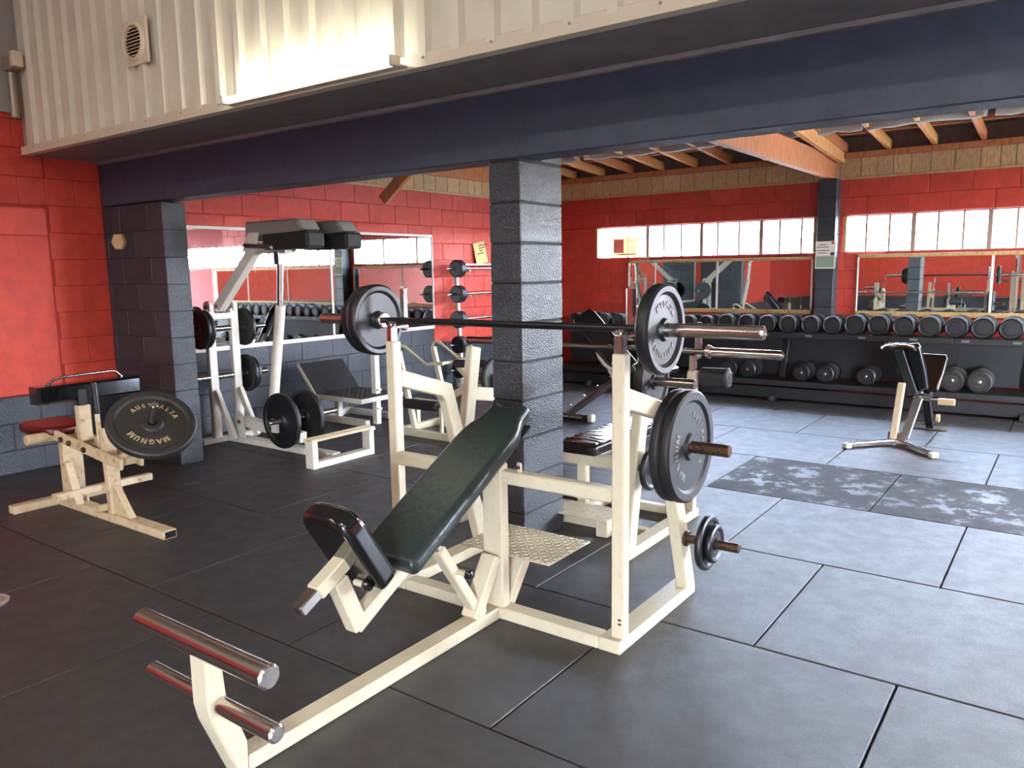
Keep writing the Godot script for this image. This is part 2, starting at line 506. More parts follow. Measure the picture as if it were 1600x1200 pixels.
func build_walls() -> void:
	var alt := func(a, b): return func(u, y): return a if (int(u * 97.0) + int(y * 31.0)) % 2 == 0 else b
	var red: Callable = alt.call(M.red, M.red2)
	var dk: Callable = alt.call(M.dark, M.dark2)
	# front room, left side
	var wl := struct("wall_left")
	slab(wl, "core", V(XL - 0.2, -0.2, 5.0), V(XL - 0.005, 0.573, ZB), M.joint_dark)
	slab(wl, "core", V(XL - 0.2, 0.573, 5.0), V(XL - 0.005, 2.61, ZB), M.joint_red)
	slab(wl, "upper_lining", V(XL - 0.2, 2.61, 5.0), V(XL + 0.01, 4.0, -3.4), M.plaster)
	# a flush red panel closes an old doorway in the blockwork
	var door_z := -2.80
	courses(wl, 2, XL, 1, -2.0, door_z, 0, 0, red)
	courses(wl, 2, XL, 1, ZB, door_z, 0.0, 2.61, func(u, y): return dk.call(u, y) if y < 0.573 else red.call(u, y), -3.215)
	courses(wl, 2, XL, 1, door_z, 1.0, 1.955, 2.61, red, -3.215)
	courses(wl, 2, XL, 1, door_z, 1.0, 0.0, 0.573, dk, -3.215)
	slab(wl, "panel", V(XL - 0.02, 0.58, door_z + 0.01), V(XL - 0.003, 1.745, 1.0), M.red2)
	slab(wl, "panel_head", V(XL - 0.02, 1.752, door_z + 0.01), V(XL - 0.001, 1.95, 1.0), M.red)
	# same wall, carried on into the back room
	var wb := struct("wall_back_left")
	slab(wb, "core", V(XL - 0.2, -0.2, ZB), V(XL - 0.005, 0.573, ZW - 0.2), M.joint_dark)
	slab(wb, "core", V(XL - 0.2, 0.573, ZB), V(XL - 0.005, 2.373, ZW - 0.2), M.joint_red)
	courses(wb, 2, XL, 1, ZW, -3.405, 0.0, 2.373, func(u, y):
		if y > 0.8 and y < 1.84 and u > -7.0 and u < -3.9: return null
		if y < 0.573 or (y < 0.773 and u > -7.09): return dk.call(u, y)
		return red.call(u, y), -7.1)
	# timber lining above
	var up := struct("trim_1")
	slab(up, "backing", V(XL - 0.2, 2.373, ZB), V(XL - 0.012, 3.3, ZW - 0.2), M.board2)
	slab(up, "cover_strip", V(XL - 0.01, 2.36, -3.4), V(XL + 0.012, 2.385, ZW), M.wood_trim)
	var z := -3.4
	rng.seed = 11
	while z > ZW:
		var w := rng.randf_range(0.11, 0.26)
		slab(up, "board", V(XL - 0.015, 2.388, z), V(XL + 0.004, 3.2, maxf(z - w + 0.006, ZW)), [M.board, M.board2][rng.randi() % 2], 0.002)
		z -= w
	slab(up, "rail", V(XL + 0.004, 2.56, -3.4), V(XL + 0.03, 2.75, ZW), M.timber2)
	# far wall with two strips of windows
	var wf := struct("wall_far")
	var zz := ZW - 0.19
	slab(wf, "core", V(XL - 0.2, -0.2, zz), V(5.2, 1.573, ZW - 0.005), M.joint_red)
	slab(wf, "core", V(XL - 0.2, 1.98, zz), V(5.2, 2.373, ZW - 0.005), M.joint_red)
	slab(wf, "core", V(XL - 0.2, 1.573, zz), V(-5.37, 1.98, ZW - 0.005), M.joint_red)
	slab(wf, "core", V(-2.50, 1.573, zz), V(-2.20, 1.98, ZW - 0.005), M.joint_red)
	slab(wf, "core", V(3.9, 1.573, zz), V(5.2, 1.98, ZW - 0.005), M.joint_red)
	courses(wf, 0, ZW, 1, XL, 1.2, 1.98, 2.373, red, -5.37)
	courses(wf, 0, ZW, 1, XL, -5.37, 1.573, 1.98, red, -5.37)
	courses(wf, 0, ZW, 1, -2.5, -2.2, 1.573, 1.98, red, -5.37)
	courses(wf, 0, ZW, 1, XL, 1.2, 0.773, 1.573, func(u, y):
		if y < 1.5 and y > 0.95 and ((u > -4.6 and u < -2.6) or (u > -1.9)): return null
		return red.call(u, y), -5.37)
	slab(wf, "upper_frame", V(XL - 0.2, 2.373, zz), V(5.2, 3.3, ZW - 0.03), M.roof)
	# engaged column
	var col := struct("wall_column")
	slab(col, "core", V(-2.43, 0, ZW - 0.01), V(-2.25, 2.373, -9.165), M.joint_dark)
	for k in range(-1, 11):
		var b := maxf(0.173 + 0.2 * k, 0.0)
		inst("block", block_mesh(0.195, 0.373 + 0.2 * k - b - 0.005, 0.2), dk.call(k * 0.41, 0.0), col, V(-2.34, (b + 0.373 + 0.2 * k) / 2, -9.255))
	# boards above the windows
	var fa := struct("trim_2")
	slab(fa, "cover_strip", V(XL, 2.365, ZW), V(4.5, 2.388, ZW + 0.02), M.wood_trim)
	var x := XL + 0.35
	rng.seed = 21
	while x < 1.5:
		var w := rng.randf_range(0.10, 0.24)
		slab(fa, "board", V(x, 2.39, ZW - 0.01), V(x + w - 0.006, 2.585, ZW + 0.012 + rng.randf() * 0.005), [M.board, M.board2][rng.randi() % 2], 0.002)
		x += w
	slab(fa, "top_plate", V(XL, 2.585, ZW - 0.02), V(4.5, 2.645, ZW + 0.09), M.timber2)
	# front stub wall beside the opening, real blocks through its thickness
	var ws := struct("wall_stub")
	slab(ws, "core", V(XL, 0, -3.40), V(-5.478, 1.975, -3.22), M.joint_dark)
	for k in range(-1, 9):
		var b := maxf(0.173 + 0.2 * k, 0.0)
		var t := 0.373 + 0.2 * k
		var cuts := [XL, -6.073, -5.673, -5.473] if posmod(k, 2) == 0 else [XL, -6.273, -5.873, -5.473]
		for i in 3:
			inst("block", block_mesh(cuts[i + 1] - cuts[i] - (0.004 if i < 2 else 0.0), t - b - 0.005, 0.19), [M.pillar, M.dark2][0 if i == 2 else 1], ws, V((cuts[i] + cuts[i + 1]) / 2, (b + t) / 2, -3.31))
	# pillar of single blocks
	var wp := struct("wall_pillar")
	slab(wp, "core", V(-2.46, -0.02, -3.595), V(-2.279, 3.0, -3.22), M.joint_dark)
	for k in range(-1, 13):
		var b := maxf(0.173 + 0.2 * k, 0.0)
		var t := 0.373 + 0.2 * k
		if k == 9:
			t = 1.985
			continue
		var back := k > 8
		inst("block", block_mesh(0.191, t - b - 0.010, 0.385 if not back else 0.2), M.pillar, wp, V(-2.3695 + rng.randf_range(-0.0015, 0.0015), (b + t) / 2, -3.4075 if not back else -3.50))
	inst("block", block_mesh(0.191, 0.19, 0.2), M.pillar, wp, V(-2.3695, 2.073, -3.50))
	# the painted beam over both openings
	var be := struct("wall_beam")
	slab(be, "beam", V(XL, 1.985, -3.385), V(5.0, 2.322, ZB), M.beam, 0.006)
	slab(be, "blocking", V(XL, 2.322, -3.385), V(5.0, 4.05, -3.25), M.dark)
	slab(be, "capping", V(XL - 0.2, 4.05, -3.4), V(5.2, 4.1, -2.6), M.plaster)  # unseen lid added over the void to stop sky light leaking in
	# soffit, cover strip, flashing, ribbed sheeting above
	var so := struct("ceiling_soffit")
	var sx := XL
	while sx < 5.0:
		slab(so, "soffit_panel", V(sx, 2.322, ZB + 0.001), V(minf(sx + 2.397, 5.0), 2.334, -2.652), M.soffit, 0.002)
		sx += 2.4
	slab(so, "cover_strip", V(XL, 2.300, ZB), V(5.0, 2.322, ZB + 0.04), M.soffit)
	slab(so, "framing", V(XL, 2.334, -3.25), V(5.0, 2.42, -2.70), M.timber2)
	var wc := struct("wall_upper_front")
	slab(wc, "backing", V(XL, 2.334, -2.72), V(5.0, 4.05, -2.69), M.plaster)
	slab(wc, "flashing", V(-6.27, 2.318, -2.652), V(5.0, 2.372, -2.643), M.flash, 0.002)
	slab(wc, "flashing_return", V(-6.27, 2.315, -2.70), V(5.0, 2.321, -2.643), M.flash, 0.001)
	var g := G.new()
	var prof := [[0.0, 0.0], [0.118, 0.0], [0.130, 0.030], [0.173, 0.030], [0.185, 0.0]]
	for r in 4:
		for i in 4:
			var a: Array = prof[i]
			var b: Array = prof[i + 1]
			var p := V(r * 0.185 + a[0], 0, a[1])
			var q := V(r * 0.185 + b[0], 0, b[1])
			var nn := V(-(q.z - p.z), 0, q.x - p.x).normalized()
			var top := V(0, 1.54, 0)
			g.q1(p, q, q + top, p + top, nn)
			var bk := V(0, 0, -0.0015)
			g.q1(p + bk, q + bk, q + top + bk, p + top + bk, -nn)
			g.q1(p, q, q + bk, p + bk, Vector3.DOWN)
	var sheet := g.mesh()
	for k in 16: inst("ribbed_sheet", sheet, M.sheet, wc, V(-6.225 + 0.74 * k, 2.352, -2.672 + 0.0015 * (k % 2)))
	for k in 30: obj("screw", G.new().cyl(V(-6.07 + 0.37 * k, 2.352, -2.650), V(-6.07 + 0.37 * k, 2.352, -2.636), 0.0055, 8), M.alu, wc)
	# rest of the front room, behind and beside the viewer
	var wr := struct("wall_right")
	slab(wr, "core", V(5.0, -0.2, 5.2), V(5.2, 4.05, -7.0), M.red)
	slab(wr, "core", V(5.0, -0.2, -9.2), V(5.2, 4.05, -9.55), M.red)
	slab(wr, "core", V(5.0, 2.35, -7.0), V(5.2, 4.05, -9.2), M.plaster)  # opening beneath is added, out of view, to let sky light into the back room
	var wk := struct("wall_rear")
	slab(wk, "core", V(XL - 0.2, -0.2, 5.0), V(1.8, 0.573, 5.2), M.dark)
	slab(wk, "core", V(XL - 0.2, 0.573, 5.0), V(1.8, 2.6, 5.2), M.red)
	slab(wk, "core", V(3.6, -0.2, 5.0), V(5.2, 2.6, 5.2), M.red)
	slab(wk, "core", V(1.8, 2.3, 5.0), V(3.6, 2.6, 5.2), M.red)  # unseen opening below is added so daylight reaches soffit, beam and frames
	slab(wk, "core", V(XL - 0.2, 2.6, 5.0), V(5.2, 3.9, 5.2), M.plaster)
	var ce := struct("ceiling_front")
	slab(ce, "lining", V(XL - 0.2, 3.9, -2.65), V(5.2, 4.05, 5.2), M.ceil)
	var og := struct("floor_outside")
	slab(og, "paving", V(5.2, -0.3, -20), V(40, -0.05, 20), M.ground)
	slab(og, "paving", V(-30, -0.3, 5.2), V(5.2, -0.05, 30), M.ground)
	slab(og, "paving", V(-30, -0.3, -9.56), V(40, -0.05, -40), M.ground)
func build_roof() -> void:
	var ce := struct("ceiling")
	var slope := 0.072
	var y_at := func(z): return 2.645 + (z - ZW) * slope
	var B := Basis(Vector3.RIGHT, -atan(slope))
	var mid := (ZW + -3.3) / 2
	obj("roof_sheet", G.new().box(V(-0.66, y_at.call(mid) + 0.20, mid), V(11.8, 0.04, 6.6), B, 0), M.roof, ce)
	# rafters
	var x := -6.12
	var k := 0
	while x < 4.6:
		var a := V(x, y_at.call(ZW) + 0.05, ZW)
		var b := V(x + 0.02, y_at.call(-3.3) + 0.05, -3.3)
		obj("rafter", G.new().bar(a, b, 0.045, 0.10, Vector3.UP, 0.003), M.timber if k % 3 else M.timber2, ce)
		x += 0.435
		k += 1
	# battens under the roof sheet
	for z in [-8.9, -8.2, -7.5, -6.8, -6.0, -5.2, -4.4]:
		obj("batten", G.new().bar(V(XL, y_at.call(z) + 0.125, z), V(4.9, y_at.call(z) + 0.125, z), 0.07, 0.045), M.timber2, ce)
	# tie beams, column to pillar and along the side wall
	obj("tie_beam", G.new().bar(V(-2.34, 2.50, ZW + 0.03), V(-2.37, 2.50, -3.4), 0.075, 0.24), M.timber2, ce)
	obj("tie_beam", G.new().bar(V(-2.24, 2.62, ZW + 0.03), V(-2.24, 3.0, -3.4), 0.06, 0.16), M.timber, ce)
	obj("tie_beam", G.new().bar(V(-6.16, 2.49, ZW + 0.02), V(-6.16, 2.49, -8.45), 0.09, 0.24), M.timber2, ce)
	obj("knee_brace", G.new().bar(V(-4.62, 2.01, -4.62), V(-3.95, 2.62, -4.75), 0.045, 0.09), M.timber2, ce)
	# loose insulation rolled over the rafters behind the beam
	rng.seed = 5
	x = -5.9
	while x < 1.2:
		var w := rng.randf_range(0.7, 1.1)
		var pts := []
		for i in 9: pts.append(V(x + w * i / 8.0, 2.77 + rng.randf_range(-0.012, 0.012), -8.25 + rng.randf_range(-0.03, 0.03)))
		obj("insulation_roll", G.new().tube(pts, 0.065, 12), M.insul, ce)
		x += w + rng.randf_range(0.0, 0.12)
func window(n: int, x0: float, x1: float, mull: Array, heavy: Array) -> void:
	var w := struct("window_%d" % n)
	var y0 := 1.573
	var y1 := 1.98
	var z := ZW - 0.10
	slab(w, "frame_top", V(x0, y1 - 0.012, z - 0.03), V(x1, y1, z + 0.03), M.alu)
	slab(w, "frame_bottom", V(x0, y0, z - 0.03), V(x1, y0 + 0.012, z + 0.03), M.alu)
	for e in [x0 + 0.015, x1 - 0.015]: slab(w, "jamb", V(e - 0.015, y0 + 0.012, z - 0.09), V(e + 0.015, y1 - 0.012, z + 0.098), M.wood_trim)
	var xs := [x0 + 0.03]
	for m in mull:
		var t := 0.024 if heavy.has(m) else 0.012
		slab(w, "mullion", V(m - t, y0 + 0.012, z - 0.02), V(m + t, y1 - 0.012, z + 0.02), M.alu)
		xs.append(m)
	xs.append(x1 - 0.03)
	for i in xs.size() - 1:
		slab(w, "pane", V(xs[i] + 0.008, y0 + 0.012, z - 0.003), V(xs[i + 1] - 0.008, y1 - 0.012, z + 0.003), M.glass, 0)
func build_windows() -> void:
	window(1, -5.37, -2.50, [-4.93, -4.64, -4.41, -4.17, -3.90, -3.69, -3.42, -3.15, -2.93, -2.68], [-4.64, -3.90, -3.15])
	var m := []
	var x := -1.98
	var i := 0
	var hv := []
	while x < 3.8:
		m.append(x)
		if i % 3 == 2: hv.append(x)
		x += 0.235
		i += 1
	window(2, -2.20, 3.9, m, hv)
func mirror(label: String, axis: int, face: float, u0: float, u1: float, y0: float, y1: float, splits: Array, frame: Material, top: float, bottom: float) -> void:
	var t := thing("wall_mirror", label, "mirror")
	var P = func(u, y, o): return V(u, y, face + o) if axis == 0 else V(face + o, y, u)
	var cuts := [u0] + splits + [u1]
	slab(t, "backing", P.call(u0, y0, 0.0), P.call(u1, y1, 0.004), M.black, 0)
	for i in cuts.size() - 1:
		slab(t, "pane", P.call(cuts[i] + 0.001, y0, 0.004), P.call(cuts[i + 1] - 0.001, y1, 0.009), M.mirror, 0)
	for s in splits: slab(t, "joint_strip", P.call(s - 0.012, y0, 0.009), P.call(s + 0.012, y1, 0.016), M.frame_white, 0.001)
	slab(t, "top_strip", P.call(u0, y1 - 0.004, 0.0), P.call(u1, y1 + top, 0.022), frame)
	slab(t, "bottom_strip", P.call(u0, y0 - bottom, 0.0), P.call(u1, y0 + 0.004, 0.022), frame)
	for e in [u0, u1]: slab(t, "side_strip", P.call(e - 0.008, y0, 0.0), P.call(e + 0.008, y1, 0.020), M.frame_white)

# ---------------------------------------------------------------- machines
func horn(parent: Node, a: Vector3, b: Vector3, r: float, m: Material) -> void:
	obj("plate_horn", G.new().cyl(a, b, r, 20), m, parent)
func incline_press() -> void:
	var xc := -1.905
	var o := thing("incline_bench_press", "cream framed incline bench press with dark green backrest and chrome foot rollers", "weight bench", V(xc, 0, -2.46))
	var c: Material = M.cream
	var L = func(x, y, z): return V(x, y, z + 2.46)      # world z to local
	obj("base_cross_beam", G.new().bar(L.call(-0.504, 0.025, -2.491), L.call(0.504, 0.025, -2.491), 0.075, 0.05), c, o)
	obj("base_front_beam", G.new().bar(L.call(0, 0.026, -1.235), L.call(0, 0.026, -2.452), 0.078, 0.05), c, o)
	for s in [-1, 1]:
		obj("base_side_rail", G.new().bar(L.call(s * 0.5525, 0.0255, -2.4525), L.call(s * 0.5525, 0.0255, -3.16), 0.095, 0.051), c, o)
		var up := obj("upright", G.new().bar(L.call(s * 0.572, 0.05, -2.505), L.call(s * 0.572, 1.135, -2.505), 0.052, 0.052, Vector3.BACK, 0.006), c, o)
		if s == 1:
			for k in 2: obj("chip", G.new().box(L.call(s * 0.572 + 0.012, 0.128 - 0.017 * k, -2.4785), V(0.013, 0.008, 0.002), Basis(), 0.0006), M.black, up)
		# bar catch: low horn in front, tall stop behind
		var bc := obj("bar_catch", G.new().box(L.call(s * 0.572, 1.165, -2.500), V(0.038, 0.07, 0.038), Basis(), 0.006).lathe(L.call(s * 0.572, 1.195, -2.50), Vector3.UP, [Vector2(0, 0.012), Vector2(0.004, 0.016), Vector2(0.010, 0.024), Vector2(0.018, 0.025), Vector2(0.026, 0.018), Vector2(0.030, 0)], 20), M.chrome, o)
		obj("cradle", G.new().bar(L.call(s * 0.572, 1.197, -2.51), L.call(s * 0.572, 1.197, -2.59), 0.04, 0.018), M.chrome, bc)
		obj("bar_stop", G.new().box(L.call(s * 0.572, 1.275, -2.5815), V(0.042, 0.20, 0.022), Basis(), 0.012), M.chrome, bc)
		# brace and raked rear leg cut from one bent piece, seen from the side
		var T := Transform3D(Basis(Vector3.FORWARD, Vector3.UP, Vector3.RIGHT), V(s * 0.575 - 0.026, 0, 0))
		var w = func(z, y): return Vector2(-(z + 2.46), y)
		obj("side_brace", G.new().prism([w.call(-2.528, 1.005), w.call(-2.88, 0.895), w.call(-3.155, 0.05), w.call(-3.065, 0.05), w.call(-2.83, 0.815), w.call(-2.800, 0.845), w.call(-2.528, 0.925)], T, 0.052, 0.005), c, o)
		if s < 0: continue
		horn(o, L.call(s * 0.60, 0.73, -2.885), L.call(s * 0.845, 0.73, -2.885), 0.0245, M.rusty)
		horn(o, L.call(s * 0.60, 0.29, -3.035), L.call(s * 0.84, 0.29, -3.035), 0.020, M.rusty)
		obj("horn_boss", G.new().cyl(L.call(s * 0.60, 0.29, -3.035), L.call(s * 0.618, 0.29, -3.035), 0.034, 20), M.rusty, o)
	obj("mid_cross_beam", G.new().bar(L.call(-0.55, 0.608, -2.49), L.call(0.55, 0.608, -2.49), 0.05, 0.055), c, o)
	obj("centre_post", G.new().box(L.call(0, 0.345, -2.487), V(0.10, 0.63, 0.052), Basis(), 0.006), c, o)
	obj("post_strut", G.new().bar(L.call(0, 0.05, -2.31), L.call(0, 0.27, -2.455), 0.078, 0.05, Vector3.UP), c, o)
	var lug := obj("lug", G.new().box(L.call(0.125, 0.65, -2.487), V(0.024, 0.05, 0.012), Basis(), 0.005), c, o)
	obj("lug_bolt", G.new().cyl(L.call(0.125, 0.655, -2.478), L.call(0.125, 0.655, -2.497), 0.008, 12), M.rusty, lug)
	# spotter's step
	obj("step_strut", G.new().bar(L.call(0, 0.03, -2.53), L.call(0, 0.235, -2.69), 0.078, 0.055), c, o)
	tread(o, "spotter_step", Transform3D(Basis(), L.call(-0.005, 0.25, -2.705)), 0.47, 0.335, c, 0.026)
	# bench frame, backrest, seat
	obj("bench_tube", G.new().bar(L.call(0, 0.262, -1.685), L.call(0, 0.70, -2.487), 0.06, 0.05), c, o)
	var bv := Vector3(0, 0.486, -0.874)
	var nv := Vector3(0, 0.874, 0.486)
	var hw := [[0.118, 0.0], [0.134, 0.012], [0.14, 0.035], [0.14, 0.25], [0.14, 0.45], [0.14, 0.64], [0.136, 0.70], [0.124, 0.745], [0.107, 0.78], [0.096, 0.82], [0.094, 0.86], [0.088, 0.885], [0.070, 0.895]]
	var outl := []
	for p in hw: outl.append(Vector2(p[0], p[1]))
	outl.append(Vector2(0.035, 0.875))
	outl.append(Vector2(-0.035, 0.875))
	for i in range(hw.size() - 1, -1, -1): outl.append(Vector2(-hw[i][0], hw[i][1]))
	var br := obj("backrest", G.new().pillow(outl, Transform3D(Basis(Vector3.RIGHT, bv, nv), L.call(0, 0.398, -1.862)), 0.072, 0.030, 0.006), M.vinyl, o)
	br.set_meta("label", "dark green vinyl backrest pad")
	obj("backing_board", G.new().box(L.call(0, 0.398, -1.862) + bv * 0.44 - nv * 0.006, V(0.22, 0.80, 0.012), Basis(Vector3.RIGHT, bv, nv), 0.003), M.black, br)
	var sy := Vector3(0, 0.846, 0.533)
	var sz := Vector3(0, -0.533, 0.846)
	var so := []
	for p in [[0.12, 0.0], [0.137, 0.015], [0.14, 0.04], [0.14, 0.15], [0.14, 0.25], [0.13, 0.29], [0.105, 0.315], [0.05, 0.325], [-0.05, 0.325], [-0.105, 0.315], [-0.13, 0.29], [-0.14, 0.25], [-0.14, 0.15], [-0.14, 0.04], [-0.137, 0.015], [-0.12, 0.0]]: so.append(Vector2(p[0] * 0.82 + 0.02, p[1]))
	var seat := obj("seat", G.new().pillow(so, Transform3D(Basis(Vector3.RIGHT, sy, sz), L.call(0, 0.445, -1.785)), 0.085, 0.026), M.vinyl_gloss, o)
	seat.set_meta("label", "glossy black seat pad")
	obj("seat_tube", G.new().bar(L.call(0, 0.435, -1.535), L.call(0, 0.525, -1.70), 0.056, 0.05), c, o)
	obj("seat_slider", G.new().bar(L.call(0, 0.397, -1.466), L.call(0, 0.437, -1.54), 0.044, 0.04), M.chrome, o)
	obj("seat_bracket", G.new().bar(L.call(0, 0.255, -1.705), L.call(0, 0.45, -1.625), 0.056, 0.06, Vector3.BACK), c, o)
	for k in [[V(0.03, 0.425, 0.775), 0.0], [V(0.03, 0.285, 0.25), 1.0]]:
		var p: Vector3 = k[0]
		var kn := obj("knob", G.new().lathe(p + V(0.035, 0, 0), Vector3.RIGHT, [Vector2(0, 0), Vector2(0, 0.012), Vector2(0.006, 0.019), Vector2(0.018, 0.021), Vector2(0.028, 0.016), Vector2(0.032, 0)], 18), M.vinyl_gloss, o)
		obj("pin", G.new().cyl(p - V(0.01, 0, 0), p + V(0.04, 0, 0), 0.011, 14), c, kn)
	var st := obj("adjusting_strut", G.new().bar(L.call(0, 0.065, -2.345), L.call(0, 0.40, -2.12), 0.05, 0.042), c, o)
	obj("strut_slider", G.new().bar(L.call(0, 0.37, -2.14), L.call(0, 0.50, -2.052), 0.036, 0.03), M.chrome, st)
	obj("strut_pivot", G.new().cyl(L.call(-0.042, 0.08, -2.335), L.call(0.042, 0.08, -2.335), 0.026, 20), c, st)
	# foot rollers
	var fp := obj("roller_post", G.new().prism([Vector2(1.2255, 0.001), Vector2(1.255, 0.001), Vector2(1.332, 0.20), Vector2(1.342, 0.25), Vector2(1.342, 0.40), Vector2(1.292, 0.40), Vector2(1.282, 0.27), Vector2(1.264, 0.215), Vector2(1.2255, 0.10)], Transform3D(Basis(Vector3.BACK, Vector3.UP, Vector3.LEFT), V(0.039, 0, 0)), 0.078, 0.006), c, o)
	obj("roller", G.new().cyl(V(-0.325, 0.415, 1.315), V(0.29, 0.415, 1.315), 0.034, 32, 0.006), M.chrome, fp)
	obj("roller", G.new().cyl(V(-0.315, 0.25, 1.303), V(-0.037, 0.25, 1.303), 0.026, 32, 0.006), M.chrome, fp)
	obj("roller", G.new().cyl(V(0.037, 0.25, 1.303), V(0.29, 0.25, 1.303), 0.026, 32, 0.006), M.chrome, fp)
	# loads
	barbell("barbell", "barbell with dark shaft and chrome sleeves racked on the incline bench press", V(-1.91, 1.2225, -2.548), M.chrome, M.bar_steel)
	plate(V(-1.1985, 1.2225, -2.548), Vector3.RIGHT, 0.163, 0.05, "black lettered plate alone on the incline barbell's end beside the spare plates", "", M.iron, true, -0.15)
	plate(V(-2.6185, 1.2225, -2.548), Vector3.LEFT, 0.163, 0.045, "innermost of three plates on incline barbell's end beside the calf machine", "", M.iron, true)
	plate(V(-2.662, 1.2225, -2.548), Vector3.LEFT, 0.158, 0.040, "middle of three plates on incline barbell's end beside the calf machine", "", M.iron)
	plate(V(-2.700, 1.2225, -2.548), Vector3.LEFT, 0.135, 0.034, "outermost smaller plate of three on incline barbell's end beside the calf machine", "", M.iron)
	plate(V(-1.279, 0.73, -2.885), Vector3.RIGHT, 0.228, 0.043, "large black plate against the frame on the incline bench's upper storage horn", "", M.rubber)
	plate(V(-1.235, 0.73, -2.885), Vector3.RIGHT, 0.228, 0.043, "large black lettered plate outermost on the incline bench's upper storage horn", "", M.rubber, true, 1.9)
	plate(V(-1.202, 0.29, -3.035), Vector3.RIGHT, 0.118, 0.030, "small black plate inner of two on the incline bench's low storage horn", "", M.iron)
	plate(V(-1.172, 0.29, -3.035), Vector3.RIGHT, 0.082, 0.028, "tiny black plate outer of two on the incline bench's low storage horn", "", M.iron)
func flat_press() -> Node3D:
	var o := thing("flat_bench_press", "cream flat bench press behind the block pillar with torn brown bench pad", "weight bench", V(-2.30, 0, -4.1))
	var c: Material = M.cream
	for s in [-1, 1]:
		obj("base_side_rail", G.new().bar(V(s * 0.54, 0.025, 0.77), V(s * 0.54, 0.025, -0.10), 0.08, 0.05), c, o)
		obj("upright", G.new().bar(V(s * 0.552, 0.05, -0.04), V(s * 0.552, 0.86, -0.04), 0.05, 0.05, Vector3.BACK), c, o)
		var bc := obj("bar_catch", G.new().box(V(s * 0.552, 0.905, -0.04), V(0.036, 0.09, 0.036), Basis(), 0.005).box(V(s * 0.552, 0.935, -0.08), V(0.036, 0.02, 0.08), Basis(), 0.004), M.chrome, o)
		obj("bar_stop", G.new().box(V(s * 0.552, 1.03, -0.115), V(0.04, 0.20, 0.02), Basis(), 0.006), M.steel, bc)
		obj("raked_leg", G.new().bar(V(s * 0.552, 0.045, 0.735), V(s * 0.552, 1.0, 0.555), 0.05, 0.09, Vector3.BACK, 0.007), c, o)
		obj("side_brace", G.new().bar(V(s * 0.552, 0.735, 0.61), V(s * 0.552, 0.62, -0.04), 0.05, 0.08), c, o)
		if s < 0:
			obj("horn_lug", G.new().box(V(-0.552, 0.755, 0.30), V(0.045, 0.12, 0.06)), c, o)
			horn(o, V(-0.57, 0.785, 0.30), V(-0.72, 0.785, 0.30), 0.022, M.steel)
			continue
		horn(o, V(s * 0.575, 0.885, 0.60), V(s * 0.835, 0.885, 0.60), 0.024, M.steel)
		horn(o, V(s * 0.575, 0.455, 0.665), V(s * 0.72, 0.455, 0.665), 0.020, M.rusty)
	obj("base_cross_beam", G.new().bar(V(-0.5, 0.025, -0.04), V(0.5, 0.025, -0.04), 0.05, 0.05), c, o)
	obj("mid_cross_beam", G.new().bar(V(-0.53, 0.34, 0.24), V(0.53, 0.34, 0.24), 0.05, 0.07), c, o)
	obj("base_cross_beam", G.new().bar(V(-0.5, 0.025, 0.40), V(0.5, 0.025, 0.40), 0.05, 0.05), c, o)
	obj("cross_post", G.new().bar(V(0, 0.05, 0.24), V(0, 0.32, 0.24), 0.06, 0.05, Vector3.BACK), c, o)
	obj("base_spine", G.new().bar(V(0, 0.025, 0.40), V(0, 0.025, -1.0), 0.06, 0.05), c, o)
	obj("bench_post", G.new().bar(V(0, 0.05, -0.9), V(0, 0.36, -0.9), 0.06, 0.05, Vector3.BACK), c, o)
	obj("bench_tube", G.new().bar(V(0, 0.355, 0.22), V(0, 0.355, -0.95), 0.06, 0.05), c, o)
	var out := []
	for p in [[0.125, -1.02], [0.135, -0.99], [0.135, -0.6], [0.135, -0.2], [0.135, 0.2], [0.135, 0.31], [0.12, 0.335], [-0.12, 0.335], [-0.135, 0.31], [-0.135, 0.2], [-0.135, -0.2], [-0.135, -0.6], [-0.135, -0.99], [-0.125, -1.02]]: out.append(Vector2(p[0], -p[1]))
	var pad := obj("bench_pad", G.new().pillow(out, Transform3D(Basis(Vector3.RIGHT, Vector3.FORWARD, Vector3.UP), V(0, 0.38, 0)), 0.065, 0.022, 0.006), M.vinyl_brown, o)
	pad.set_meta("label", "creased brown vinyl bench pad")
	var cr := G.new()
	rng.seed = 77
	for k in 16:
		var z := 0.30 - k * 0.075
		var pts := []
		for i in 6: pts.append(V(-0.12 + 0.048 * i * rng.randf_range(0.9, 1.0), 0.4445 + 0.002 * sin(i * 1.7 + k), z + 0.018 * sin(i * 0.9 + k * 2.1)))
		cr.tube(pts, 0.0065, 6)
	obj("creases", cr, M.vinyl_brown, pad)
	obj("bumper_roller", G.new().cyl(V(0.577, 0.82, -0.10), V(0.745, 0.822, -0.10), 0.056, 26, 0.010), M.rubber, o)
	obj("roller_cap", G.new().cyl(V(0.744, 0.822, -0.10), V(0.750, 0.822, -0.10), 0.034, 20), M.chrome, o)
	tread(o, "spotter_step", Transform3D(Basis(), V(0.12, 0.10, 0.44)), 0.42, 0.24, c, 0.026)
	for s in [-0.05, 0.29]: obj("step_foot", G.new().box(V(s, 0.047, 0.44), V(0.07, 0.093, 0.20)), c, o)
	return o
